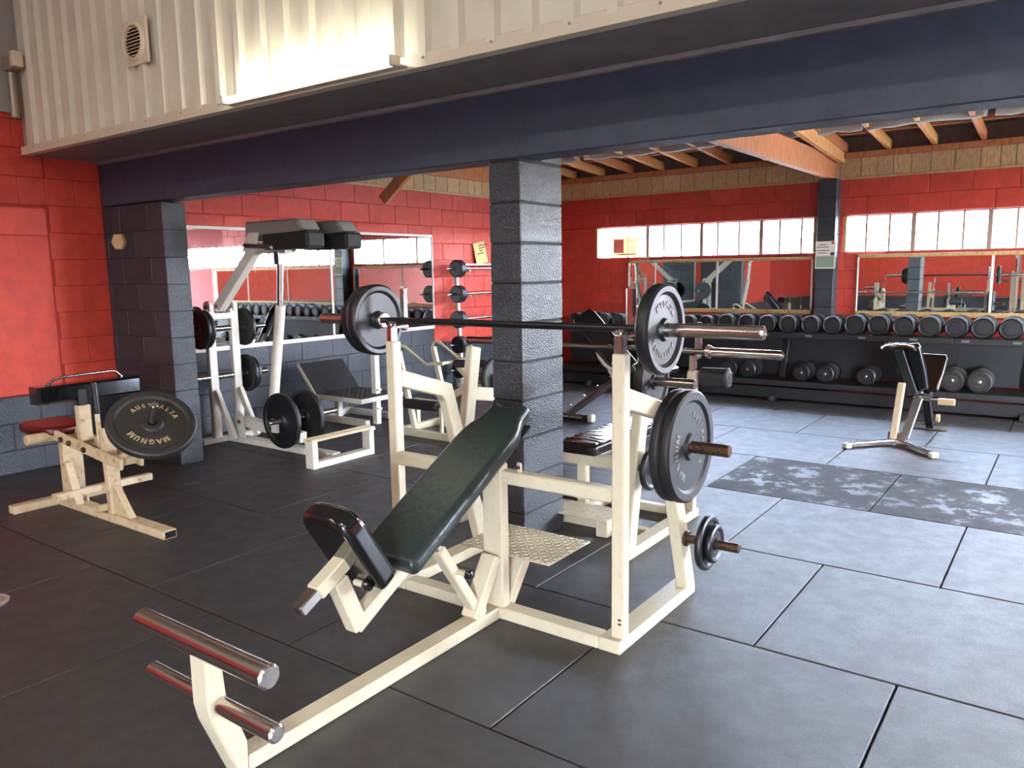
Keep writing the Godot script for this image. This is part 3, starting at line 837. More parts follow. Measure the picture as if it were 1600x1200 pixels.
func flat_loads() -> void:
	barbell("barbell", "chrome barbell racked on the flat bench press behind the pillar", V(-2.34, 0.968, -4.178), M.chrome, M.steel)
	plate(V(-1.690, 0.885, -3.50), Vector3.RIGHT, 0.163, 0.045, "black lettered plate on the flat bench press's upper storage horn", "", M.iron, true, 2.6)
	plate(V(-1.660, 0.455, -3.435), Vector3.RIGHT, 0.105, 0.032, "small black plate on the flat bench press's low storage horn", "", M.iron)
	plate(V(-2.902, 0.785, -3.80), Vector3.LEFT, 0.122, 0.035, "grey rimmed plate beside the pillar on the flat bench's storage horn", "", M.iron_dusty)
func seated_calf() -> void:
	var o := thing("seated_calf_raise", "worn cream seated calf raise machine with black knee pad by red wall", "exercise machine", V(-4.8, 0, -2.24))
	var c: Material = M.cream_worn
	var f := obj("base_beam", G.new().bar(V(-0.42, 0.025, 0), V(0.82, 0.025, 0), 0.08, 0.05), c, o)
	obj("end_cap", G.new().box(V(0.822, 0.025, 0), V(0.008, 0.036, 0.062), Basis(), 0.002), M.black, f)
	obj("rear_foot", G.new().bar(V(-0.44, 0.025, 0.30), V(-0.44, 0.025, -0.38), 0.075, 0.05), c, o)
	obj("foot_bar", G.new().bar(V(-0.16, 0.115, 0.17), V(-0.16, 0.115, -0.45), 0.05, 0.045), c, o)
	for s in [0.07, -0.07]: obj("foot_bar_lug", G.new().box(V(-0.16, 0.07, s * 0.4), V(0.04, 0.05, 0.012)), c, o)
	obj("seat_post", G.new().box(V(-0.30, 0.235, -0.02), V(0.055, 0.37, 0.12)), c, o)
	obj("post_gusset", G.new().prism([Vector2(0, 0.05), Vector2(0.16, 0.05), Vector2(0.06, 0.30), Vector2(0, 0.30)], Transform3D(Basis(Vector3.RIGHT, Vector3.UP, Vector3.BACK), V(-0.275, 0, 0.01)), 0.05), c, o)
	obj("seat_rail", G.new().bar(V(-0.62, 0.435, -0.02), V(-0.20, 0.435, -0.02), 0.06, 0.05), c, o)
	var out := []
	for k in 20:
		var a := TAU * k / 20
		out.append(Vector2(-0.50 + 0.22 * sign(cos(a)) * pow(absf(cos(a)), 0.6), 0.16 * sign(sin(a)) * pow(absf(sin(a)), 0.6)))
	var seat := obj("seat", G.new().pillow(out, Transform3D(Basis(Vector3.RIGHT, Vector3.FORWARD, Vector3.UP), V(0, 0.46, -0.02)), 0.06, 0.024, 0.006), M.vinyl_red, o)
	seat.set_meta("label", "dark red vinyl seat")
	obj("lever_post", G.new().bar(V(0.25, 0.05, 0.0), V(0.22, 0.56, 0.0), 0.075, 0.05, Vector3.RIGHT), c, o)
	obj("post_gusset", G.new().prism([Vector2(0, 0.05), Vector2(0.17, 0.05), Vector2(0.02, 0.22), Vector2(0, 0.22)], Transform3D(Basis(Vector3.RIGHT, Vector3.UP, Vector3.BACK), V(0.27, 0, -0.02)), 0.04), c, o)
	obj("catch_bolt", G.new().cyl(V(0.20, 0.085, 0.10), V(0.20, 0.085, -0.06), 0.022, 16), c, o)
	# lever: two flat bars on a pivot, carrying pad post and plate pin
	var lv := obj("lever", G.new().bar(V(-0.36, 0.475, 0.06), V(0.48, 0.385, 0.06), 0.022, 0.065).bar(V(-0.36, 0.475, -0.06), V(0.48, 0.385, -0.06), 0.022, 0.065).box(V(0.40, 0.394, 0), V(0.10, 0.05, 0.10), Basis(), 0.005), c, o)
	obj("pivot_tube", G.new().cyl(V(-0.335, 0.46, 0.22), V(-0.335, 0.46, -0.16), 0.032, 20), c, lv)
	for x in [-0.20, -0.10, 0.08]: obj("bolt", G.new().cyl(V(x, 0.455 - (x + 0.2) * 0.107, 0.068), V(x, 0.455 - (x + 0.2) * 0.107, 0.088), 0.017, 12), M.rusty, lv)
	obj("pad_post", G.new().box(V(-0.07, 0.56, -0.01), V(0.05, 0.22, 0.075)), c, lv)
	obj("pad_tube", G.new().box(V(-0.07, 0.70, -0.01), V(0.036, 0.14, 0.05)), M.black, lv)
	var T := Transform3D(Basis(Vector3.FORWARD, Vector3.UP, Vector3.RIGHT), V(-0.19, 0.70, 0))
	var kp := obj("knee_pad", G.new().prism([Vector2(-0.235, 0.0), Vector2(0.385, 0.0), Vector2(0.385, 0.105), Vector2(-0.235, 0.105)], T, 0.13, 0.014), M.vinyl_gloss, o)
	kp.set_meta("label", "glossy black knee pad block")
	var hd := [V(-0.15, 0.80, 0.15), V(-0.15, 0.835, 0.10), V(-0.15, 0.842, 0.06), V(-0.15, 0.848, -0.24), V(-0.15, 0.842, -0.27), V(-0.15, 0.80, -0.31)]
	obj("grab_rail", G.new().tube(hd, 0.008, 10), M.steel, kp)
	var hl := obj("release_handle", G.new().bar(V(0.17, 0.40, 0.02), V(0.155, 0.66, 0.015), 0.03, 0.012, Vector3.RIGHT), c, o)
	obj("grip", G.new().tube([V(0.155, 0.64, 0.015), V(0.15, 0.72, 0.012), V(0.12, 0.82, 0.005)], 0.017, 12), M.rubber, hl)
	var ax := V(0.60, 0.72, 0.20).normalized()
	var at := V(0.68, 0.605, -0.02)
	obj("lever_tip", G.new().bar(V(0.40, 0.40, 0.0), at - ax * 0.07, 0.07, 0.04), c, lv)
	obj("plate_pin", G.new().cyl(at - ax * 0.10, at + ax * 0.20, 0.021, 18), M.steel, lv)
	plate(V(-4.8, 0, -2.24) + at + ax * 0.03, ax, 0.232, 0.045, "large black plate with worn gold lettering on the seated calf raise", "", M.iron_dusty, true, PI - 0.35, M.letter_worn)
func standing_calf() -> Node3D:
	var o := thing("standing_calf_raise", "white standing calf raise machine with grey shoulder pads beside the wall mirror", "exercise machine", V(-5.3, 0, -3.99))
	var c: Material = M.white
	obj("base_beam", G.new().bar(V(-0.70, 0.03, 0), V(0.70, 0.03, 0), 0.08, 0.055), c, o)
	obj("rear_foot", G.new().bar(V(-0.69, 0.025, 0.27), V(-0.69, 0.025, -0.27), 0.075, 0.05), c, o)
	for s in [0.145, -0.085]:
		obj("post", G.new().bar(V(-0.65, 0.05, s), V(-0.65, 1.15, s), 0.075, 0.05, Vector3.RIGHT), c, o)
		obj("post_brace", G.new().bar(V(-0.62, 0.46, s), V(-0.40, 0.06, s), 0.04, 0.06), c, o)
		obj("pivot_ear", G.new().cyl(V(-0.65, 1.17, s - 0.02), V(-0.65, 1.17, s + 0.02), 0.05, 20), c, o)
	obj("post_tie", G.new().box(V(-0.65, 1.09, 0.03), V(0.05, 0.05, 0.18)), c, o)
	obj("pivot_bolt", G.new().cyl(V(-0.65, 1.17, 0.18), V(-0.65, 1.17, -0.12), 0.016, 14), M.rusty, o)
	var arm := obj("arm", G.new().bar(V(-0.66, 1.16, 0.03), V(-0.10, 1.655, 0.03), 0.075, 0.09).bar(V(-0.14, 1.64, 0.03), V(0.30, 1.63, 0.03), 0.07, 0.075), c, o)
	obj("arm_tie", G.new().cyl(V(0.12, 1.655, 0.30), V(0.12, 1.655, -0.36), 0.024, 18), c, arm)
	for s in [0.17, -0.20]:
		var out := [Vector2(0.06, 1.70), Vector2(0.10, 1.68), Vector2(0.27, 1.72), Vector2(0.70, 1.735), Vector2(0.755, 1.745), Vector2(0.70, 1.81), Vector2(0.66, 1.825), Vector2(0.08, 1.825)]
		var sp := obj("shoulder_pad", G.new().prism(out, Transform3D(Basis(Vector3.RIGHT, Vector3.UP, Vector3.BACK), V(0, 0.01, s - 0.09)), 0.18, 0.018), M.vinyl_grey, arm)
		obj("pad_underside", G.new().box(V(0.53, 1.682, s), V(0.53, 0.125, 0.172), Basis(), 0.02), M.foam, sp)
		obj("pad_plate", G.new().prism([Vector2(0.04, 1.61), Vector2(0.22, 1.61), Vector2(0.26, 1.75), Vector2(0.14, 1.75)], Transform3D(Basis(Vector3.RIGHT, Vector3.UP, Vector3.BACK), V(0, 0, s + 0.094)), 0.010, 0.002), c, sp)
	for s in [0.30, -0.36]: obj("hand_grip", G.new().cyl(V(0.12, 1.655, s), V(0.45, 1.635, s), 0.017, 14), M.steel, arm)
	var link := obj("link_tube", G.new().cyl(V(-0.01, 0.36, 0.03), V(0.16, 1.19, 0.03), 0.040, 22), c, o)
	obj("inner_tube", G.new().cyl(V(0.155, 1.17, 0.03), V(0.19, 1.55, 0.03), 0.027, 18), M.steel, link)
	obj("clevis", G.new().box(V(0.192, 1.56, 0.03), V(0.07, 0.10, 0.085)), M.steel, link)
	obj("foot_clevis", G.new().bar(V(-0.03, 0.24, 0.03), V(-0.008, 0.37, 0.03), 0.05, 0.04, Vector3.BACK), c, link)
	var lv := obj("lower_lever", G.new().bar(V(-0.42, 0.20, 0.02), V(0.34, 0.14, 0.02), 0.07, 0.085), c, o)
	obj("lever_ear", G.new().prism([Vector2(-0.50, 0.22), Vector2(-0.44, 0.06), Vector2(-0.36, 0.06), Vector2(-0.36, 0.25), Vector2(-0.44, 0.30)], Transform3D(Basis(Vector3.RIGHT, Vector3.UP, Vector3.BACK), V(0, 0, 0.06)), 0.012), c, lv)
	obj("lever_bolt", G.new().cyl(V(-0.43, 0.20, 0.085), V(-0.43, 0.20, -0.05), 0.018, 14), M.rusty, lv)
	obj("plate_rod", G.new().cyl(V(0.19, 0.275, 0.24), V(0.19, 0.275, -0.46), 0.0245, 20), M.chrome, lv)
	obj("rod_clamp", G.new().box(V(0.17, 0.24, 0.16), V(0.07, 0.11, 0.03)), c, lv)
	obj("rod_clamp", G.new().box(V(0.17, 0.235, -0.02), V(0.09, 0.10, 0.03)), c, lv)
	for y in [0.985, 0.575]:
		obj("plate_horn", G.new().cyl(V(-0.65, y, 0.38), V(-0.65, y, -0.40), 0.0245, 18), M.steel, o)
	# toe step: an open box with slotted top
	for s in [0.29, -0.28]: obj("step_post", G.new().box(V(0.76, 0.10, s), V(0.09, 0.20, 0.05)), c, o)
	obj("step_rail", G.new().box(V(0.76, 0.025, 0.005), V(0.08, 0.05, 0.55)), c, o)
	for x in [0.72, 0.76, 0.80]: obj("tread_bar", G.new().box(V(x, 0.216, 0.005), V(0.02, 0.022, 0.64)), M.cream_worn, o)
	for s in [0.30, -0.29]: obj("tread_end", G.new().box(V(0.76, 0.204, s), V(0.11, 0.016, 0.05)), c, o)
	return o
func calf_loads() -> void:
	var b := V(-5.3, 0, -3.99)
	plate(b + V(0.19, 0.275, 0.107), Vector3.BACK, 0.225, 0.040, "black plate with shiny rim, nearer the stub wall on calf lever rod", "", M.rubber)
	plate(b + V(0.19, 0.275, -0.13), Vector3.BACK, 0.225, 0.040, "black plate with shiny rim, nearer the tread platform on calf lever rod", "", M.rubber)
	plate(b + V(-0.65, 0.985, 0.245), Vector3.BACK, 0.165, 0.036, "black plate beside stub wall, outer on the calf machine's upper horn", "", M.iron)
	plate(b + V(-0.65, 0.985, 0.205), Vector3.BACK, 0.165, 0.036, "black plate beside stub wall, against the calf machine's upper post", "", M.iron)
	plate(b + V(-0.65, 0.985, -0.185), Vector3.FORWARD, 0.165, 0.036, "black plate facing the mirror on the calf machine's upper horn", "", M.iron)
	plate(b + V(-0.65, 0.575, -0.185), Vector3.FORWARD, 0.165, 0.036, "black plate against the post on the calf machine's lower horn", "", M.iron)
	plate(b + V(-0.65, 0.575, -0.228), Vector3.FORWARD, 0.15, 0.036, "slightly smaller black plate outermost on the calf machine's lower horn", "", M.iron)
func leg_platform() -> void:
	var o := thing("leg_press_platform", "white framed foot platform of two black tread plates under the mirror", "exercise machine", V(-5.5, 0, -5.1))
	var c: Material = M.white
	obj("base_beam", G.new().bar(V(-0.60, 0.03, 0.06), V(0.15, 0.03, 0.06), 0.06, 0.06), c, o)
	obj("base_beam", G.new().bar(V(-0.60, 0.03, -0.36), V(0.15, 0.03, -0.36), 0.06, 0.06), c, o)
	obj("base_cross", G.new().bar(V(-0.55, 0.03, 0.06), V(-0.55, 0.03, -0.36), 0.06, 0.06), c, o)
	obj("upright", G.new().box(V(0.15, 0.36, -0.06), V(0.06, 0.70, 0.06)), c, o)
	for k in 3: obj("hinge_plate", G.new().box(V(0.19, 0.16 + 0.09 * k, -0.06), V(0.03, 0.02, 0.05)), c, o)
	obj("platform_rim", G.new().bar(V(-0.35, 0.275, 0.24), V(0.28, 0.275, 0.24), 0.03, 0.045).bar(V(0.265, 0.275, 0.24), V(0.265, 0.275, -0.28), 0.03, 0.045).bar(V(-0.35, 0.275, -0.28), V(0.28, 0.275, -0.28), 0.03, 0.045), c, o)
	tread(o, "lower_tread_plate", Transform3D(Basis(), V(-0.035, 0.302, -0.02)), 0.62, 0.52, M.tread_dark, 0.03)
	var B := Basis(Vector3.BACK, -0.86)
	tread(o, "upper_tread_plate", Transform3D(B, V(-0.455, 0.44, -0.02)), 0.36, 0.56, M.tread_dark, 0.03)
	obj("side_flange", G.new().box(V(-0.455, 0.43, 0.265), V(0.37, 0.03, 0.012), B, 0.002), M.cream, o)
	obj("platform_post", G.new().box(V(-0.34, 0.16, -0.02), V(0.06, 0.24, 0.06)), c, o)
	obj("platform_cross", G.new().bar(V(-0.34, 0.265, 0.06), V(-0.34, 0.265, -0.36), 0.05, 0.02), c, o)
func leg_curl() -> void:
	var o := thing("leg_curl_machine", "cream leg curl machine with bent handles and foam rollers beside the barbells", "exercise machine", V(-4.6, 0, -5.15))
	var c: Material = M.cream
	for z in [0.18, -0.32]: obj("base_rail", G.new().bar(V(-0.30, 0.03, z), V(0.42, 0.03, z), 0.06, 0.06), c, o)
	obj("base_cross", G.new().bar(V(-0.27, 0.03, 0.18), V(-0.27, 0.03, -0.32), 0.06, 0.06), c, o)
	obj("base_cross", G.new().bar(V(0.40, 0.03, 0.18), V(0.40, 0.03, -0.32), 0.06, 0.06), c, o)
	for z in [0.16, -0.30]: obj("slant_post", G.new().bar(V(-0.10, 0.06, z), V(-0.27, 0.74, z), 0.04, 0.05, Vector3.RIGHT), c, o)
	obj("frame_rail", G.new().bar(V(-0.30, 0.26, -0.05), V(-0.02, 0.26, -0.05), 0.05, 0.06).bar(V(-0.02, 0.26, -0.05), V(0.38, 0.46, -0.05), 0.05, 0.06), c, o)
	obj("frame_post", G.new().bar(V(-0.27, 0.06, -0.05), V(-0.27, 0.25, -0.05), 0.05, 0.05, Vector3.BACK), c, o)
	obj("frame_post", G.new().bar(V(0.36, 0.06, -0.05), V(0.36, 0.44, -0.05), 0.05, 0.05, Vector3.BACK), c, o)
	for z in [0.16, -0.30]:
		var h := obj("bent_handle", G.new().tube([V(-0.285, 0.73, z), V(-0.27, 0.775, z), V(-0.235, 0.795, z), V(-0.19, 0.785, z), V(0.02, 0.66, z), V(0.06, 0.645, z), V(0.20, 0.665, z), V(0.25, 0.66, z)], 0.013, 12), c, o)
		obj("grip", G.new().cyl(V(-0.29, 0.735, z), V(-0.265, 0.76, z - 0.05), 0.017, 12), M.rubber, h)
	var a := obj("swing_arm", G.new().bar(V(0.19, 0.66, -0.05), V(0.36, 0.52, -0.05), 0.045, 0.05), c, o)
	obj("arm_pivot", G.new().cyl(V(0.36, 0.50, 0.0), V(0.36, 0.50, -0.10), 0.035, 18), M.steel, a)
	obj("arm_cross", G.new().cyl(V(0.20, 0.655, 0.17), V(0.20, 0.655, -0.31), 0.014, 12), c, a)
	obj("foam_roller", G.new().cyl(V(0.23, 0.645, 0.0), V(0.50, 0.645, -0.12), 0.035, 18, 0.008), M.foam, a)
	obj("foam_roller", G.new().cyl(V(-0.20, 0.285, 0.17), V(0.18, 0.285, 0.17), 0.045, 20, 0.010), M.foam, o)
	obj("roller_spindle", G.new().cyl(V(-0.23, 0.285, 0.17), V(0.24, 0.285, 0.17), 0.012, 12), M.steel, o)
	obj("roller_bracket", G.new().bar(V(0.22, 0.285, 0.17), V(0.22, 0.06, 0.17), 0.03, 0.03, Vector3.BACK), c, o)
	obj("rubber_foot", G.new().box(V(0.47, 0.03, 0.18), V(0.14, 0.06, 0.07), Basis(), 0.01), M.rubber, o)
func barbell_stand() -> void:
	var o := thing("barbell_stand", "tall wall stand holding fixed barbells on the red block wall", "barbell rack", V(-6.1, 0, -7.4))
	for z in [-0.06, -1.26]:
		obj("upright", G.new().bar(V(-0.10, 0.03, z), V(-0.16, 1.50, z), 0.045, 0.05, Vector3.RIGHT), M.white, o)
		obj("foot", G.new().bar(V(-0.17, 0.025, z), V(0.25, 0.025, z), 0.05, 0.05), M.white, o)
		for k in 5:
			obj("peg", G.new().cyl(V(-0.13, 1.43 - 0.305 * k, z), V(0.07, 1.44 - 0.305 * k, z), 0.012, 12), M.white, o)
	obj("top_shelf", G.new().box(V(-0.12, 1.515, -0.66), V(0.14, 0.02, 1.3), Basis(), 0.003), M.white, o)
	for k in 5:
		var y := 1.466 - 0.305 * k
		var b := thing("fixed_barbell", "fixed barbell with round black heads on the wall stand, " + ["uppermost", "second from top", "middle", "second from bottom", "lowest"][k], "barbell", V(-6.09, y, -7.3), "fixed barbells on the wall stand")
		obj("shaft", G.new().cyl(V(0, 0, 0.19), V(0, 0, -1.55), 0.0135, 16), M.steel, b)
		for z in [0.0, -1.35]: obj("head", G.new().lathe(V(0, 0, z - 0.05), Vector3.BACK, [Vector2(0, 0), Vector2(0, 0.09), Vector2(0.012, 0.105), Vector2(0.09, 0.105), Vector2(0.10, 0.09), Vector2(0.10, 0)], 28), M.rubber, b)
	var n := thing("wall_notice", "faded yellow paper notice propped above the fixed barbells on red wall", "notice", V(-6.27, 1.529, -8.0))
	obj("sheet", G.new().box(V(-0.02, 0.135, 0), V(0.003, 0.27, 0.24), Basis(Vector3.BACK, 0.10) * Basis(Vector3.RIGHT, 0.16), 0.0005), M.paper_old, n)
	for k in 6: obj("print_line", G.new().box(V(-0.0175 + (0.135 - (0.235 - 0.036 * k)) * -0.1, 0.235 - 0.036 * k, 0.012 * (2.5 - k) * -1.0), V(0.002, 0.012, [0.17, 0.13, 0.07, 0.15, 0.10, 0.16][k]), Basis(Vector3.BACK, 0.10) * Basis(Vector3.RIGHT, 0.16), 0.0004), M.ink, n)
func dumbbells() -> void:
	var r := thing("dumbbell_rack", "long black two tier dumbbell rack below the windows and mirrors", "dumbbell rack", V(-1.6, 0, -8.8))
	var x0 := -3.95
	var x1 := 5.2
	var seg := 2.29
	for k in 5:
		var x := x0 + seg * k + 0.62 - (0.7 if k == 4 else 0.0)
		obj("upright", G.new().bar(V(x, 0.0, 0.10), V(x, 0.675, -0.13), 0.06, 0.09, Vector3.BACK), M.black, r)
		obj("foot", G.new().bar(V(x, 0.03, 0.46), V(x, 0.03, -0.38), 0.06, 0.06), M.black, r)
	for k in 4:
		var a := x0 + seg * k
		var b := a + seg - 0.004
		obj("top_tray", G.new().box(V((a + b) / 2, 0.700, -0.04), V(b - a, 0.02, 0.46), Basis(), 0.004), M.black, r)
		obj("tray_lip", G.new().box(V((a + b) / 2, 0.690, 0.20), V(b - a, 0.06, 0.02), Basis(), 0.004), M.black, r)
		obj("bottom_tray", G.new().box(V((a + b) / 2, 0.205, 0.16), V(b - a, 0.02, 0.50), Basis(), 0.004), M.black, r)
		obj("tray_lip", G.new().box(V((a + b) / 2, 0.195, 0.42), V(b - a, 0.06, 0.02), Basis(), 0.004), M.black, r)
		obj("back_panel", G.new().box(V((a + b) / 2, 0.44, -0.20), V(b - a, 0.45, 0.012), Basis(), 0.002), M.black, r)
		obj("kick_panel", G.new().box(V((a + b) / 2, 0.08, 0.36), V(b - a, 0.12, 0.012), Basis(), 0.002), M.black, r)
	for x in [-2.79, -2.33, -1.80, -1.32, -0.87, -0.45, -3.26]:
		obj("weight_tag", G.new().box(V(x + 1.6, 0.693, 0.2115), V(0.07, 0.022, 0.002), Basis(), 0.0005), M.letter, r)
	var make = func(R: float, L: float) -> Node3D:
		var t := Node3D.new()
		var head := [Vector2(0, 0), Vector2(0, R * 0.55), Vector2(0.004, R * 0.6), Vector2(0.004, R * 0.80), Vector2(-0.004, R * 0.86), Vector2(0.002, R * 0.93), Vector2(0.014, R), Vector2(L - 0.012, R), Vector2(L, R * 0.9), Vector2(L, 0)]
		obj("head", G.new().lathe(V(0, 0, 0.18), Vector3.FORWARD, head, 26), M.rubber, t)
		obj("head", G.new().lathe(V(0, 0, -0.18), Vector3.BACK, head, 26), M.rubber, t)
		obj("handle", G.new().lathe(V(0, 0, -0.08), Vector3.BACK, [Vector2(0, 0.014), Vector2(0.08, 0.018), Vector2(0.16, 0.014)], 14), M.steel, t)
		return t
	var xs := [-5.256, -5.067, -4.844, -4.628, -4.41, -4.18, -3.95, -3.714, -3.498, -3.258, -3.025, -2.789, -2.565, -2.326, -2.105, -1.880, -1.655, -1.421, -1.19, -0.957, -0.734, -0.507, -0.275, -0.04, 0.20, 0.44]
	var protos := []
	for q in 3: protos.append(make.call([0.088, 0.098, 0.108][q], 0.105 + 0.005 * q))
	for i in xs.size():
		var q := 0 if i < 9 else (1 if i < 15 else 2)
		var d: Node3D = protos[q].duplicate()
		d.name = numbered("dumbbell")
		add_child(d)
		d.position = V(xs[i], 0.711 + [0.088, 0.098, 0.108][q], -8.80)
		tag(d, ["smaller round black rubber dumbbell on the rack's top tier towards the corner", "medium round black rubber dumbbell on the top tier below the column", "large round black rubber dumbbell on the top tier below the wide mirror"][q], "dumbbell", ["small top tier dumbbells", "medium top tier dumbbells", "large top tier dumbbells"][q])
	for p in protos: p.free()
	# loose plate dumbbells on the lower tier
	var lo := [-3.145, -2.94, -2.36, -2.12, -1.72, -0.952, -0.722, -0.2, 0.05]
	for i in lo.size():
		var big: bool = i == 5 or i == 6
		var R := 0.108 if big else 0.094
		var t := thing("plate_dumbbell", ["iron plate dumbbell with domed steel end on the rack's lower tier", "pale ringed iron dumbbell on the lower tier behind the steel bench"][1 if big else 0], "dumbbell", V(lo[i], 0.216 + R, -8.63), ["lower tier dumbbells", "ringed lower tier dumbbells"][1 if big else 0])
		for s in [-1, 1]:
			obj("head", G.new().lathe(V(0, 0, s * 0.17), V(0, 0, -s), [Vector2(0, 0.016), Vector2(0, R * 0.6), Vector2(0.012, R * 0.64), Vector2(0.012, R * 0.82), Vector2(0.0, R * 0.86), Vector2(0.004, R - 0.006), Vector2(0.012, R), Vector2(0.088, R), Vector2(0.095, 0.02)], 26), M.iron_dusty if big else M.iron, t)
			obj("end_nut", G.new().cyl(V(0, 0, s * 0.165), V(0, 0, s * 0.185), 0.02, 16, 0.006), M.steel, t)
		obj("handle", G.new().cyl(V(0, 0, -0.09), V(0, 0, 0.09), 0.015, 14), M.steel, t)
func adjustable_bench() -> void:
	var o := thing("adjustable_bench", "small upright adjustable bench with steel legs on the open mats", "weight bench", V(-1.11, 0, -6.75))
	var c: Material = M.steel
	obj("front_foot", G.new().bar(V(-0.02, 0.028, -0.03), V(-0.32, 0.022, 0.30), 0.05, 0.035).bar(V(-0.02, 0.028, -0.03), V(0.31, 0.022, 0.31), 0.05, 0.035), M.chrome, o)
	for s in [-0.31, 0.30]: obj("foot_cap", G.new().box(V(s, 0.022, 0.30), V(0.06, 0.04, 0.05), Basis(Vector3.UP, 0.75 * sign(s)), 0.006), M.white, o)
	obj("foot_bracket", G.new().box(V(-0.01, 0.07, -0.04), V(0.13, 0.06, 0.06)), c, o)
	obj("main_post", G.new().bar(V(-0.035, 0.05, -0.03), V(0.0, 0.50, -0.06), 0.05, 0.07, Vector3.BACK), M.cream_worn, o)
	obj("ladder_arm", G.new().bar(V(0.045, 0.06, -0.03), V(0.11, 0.37, -0.17), 0.065, 0.05, Vector3.BACK), c, o)
	obj("spine", G.new().bar(V(0.10, 0.37, -0.15), V(0.14, 0.36, -0.50), 0.06, 0.05), c, o)
	obj("rear_leg", G.new().bar(V(0.12, 0.36, -0.45), V(0.12, 0.03, -0.80), 0.06, 0.05), M.black, o)
	obj("rear_foot", G.new().bar(V(-0.06, 0.025, -0.82), V(0.26, 0.025, -0.82), 0.05, 0.045), M.chrome, o)
	obj("wheel", G.new().cyl(V(0.17, 0.12, -0.74), V(0.20, 0.12, -0.74), 0.035, 18), M.tan_plastic, o)
	# backrest leaning, seen from behind; seat tipped up beyond it
	var out := []
	for p in [[0.085, 0.0], [0.10, 0.02], [0.115, 0.20], [0.12, 0.36], [0.105, 0.40], [-0.105, 0.40], [-0.12, 0.36], [-0.115, 0.20], [-0.10, 0.02], [-0.085, 0.0]]: out.append(Vector2(p[0], p[1]))
	var by := V(-0.22, 0.90, 0.33).normalized()
	var bn := V(0.10, 0.30, -0.92)
	var bx := by.cross(bn).normalized()
	bn = bx.cross(by).normalized()
	var b := obj("backrest", G.new().pillow(out, Transform3D(Basis(bx, by, bn), V(0.08, 0.42, -0.18)), 0.07, 0.022), M.vinyl_gloss, o)
	obj("back_tube", G.new().bar(V(0.07, 0.40, -0.16), V(-0.03, 0.76, -0.02), 0.07, 0.03, Vector3.BACK), M.black, b)
	obj("grab_handle", G.new().tube([V(-0.15, 0.775, 0.02), V(-0.13, 0.80, 0.015), V(-0.07, 0.815, 0.0), V(0.02, 0.812, -0.02), V(0.07, 0.79, -0.04), V(0.085, 0.765, -0.05)], 0.012, 10), M.chrome, b)
	var sy := V(0.05, 0.75, -0.55).normalized()
	var sx := V(0.96, 0, 0.25).normalized()
	var s := obj("seat", G.new().pillow(out.map(func(p): return p * 0.85), Transform3D(Basis(sx, sy, sx.cross(sy)), V(0.16, 0.40, -0.30)), 0.06, 0.02), M.vinyl_brown, o)
	obj("seat_tube", G.new().bar(V(0.15, 0.38, -0.28), V(0.17, 0.58, -0.45), 0.05, 0.03), c, s)
	obj("lever_tab", G.new().box(V(0.30, 0.345, -0.24), V(0.12, 0.05, 0.04)), M.tan_plastic, o)
	obj("lever_rod", G.new().cyl(V(0.11, 0.352, -0.24), V(0.26, 0.35, -0.24), 0.011, 12), c, o)
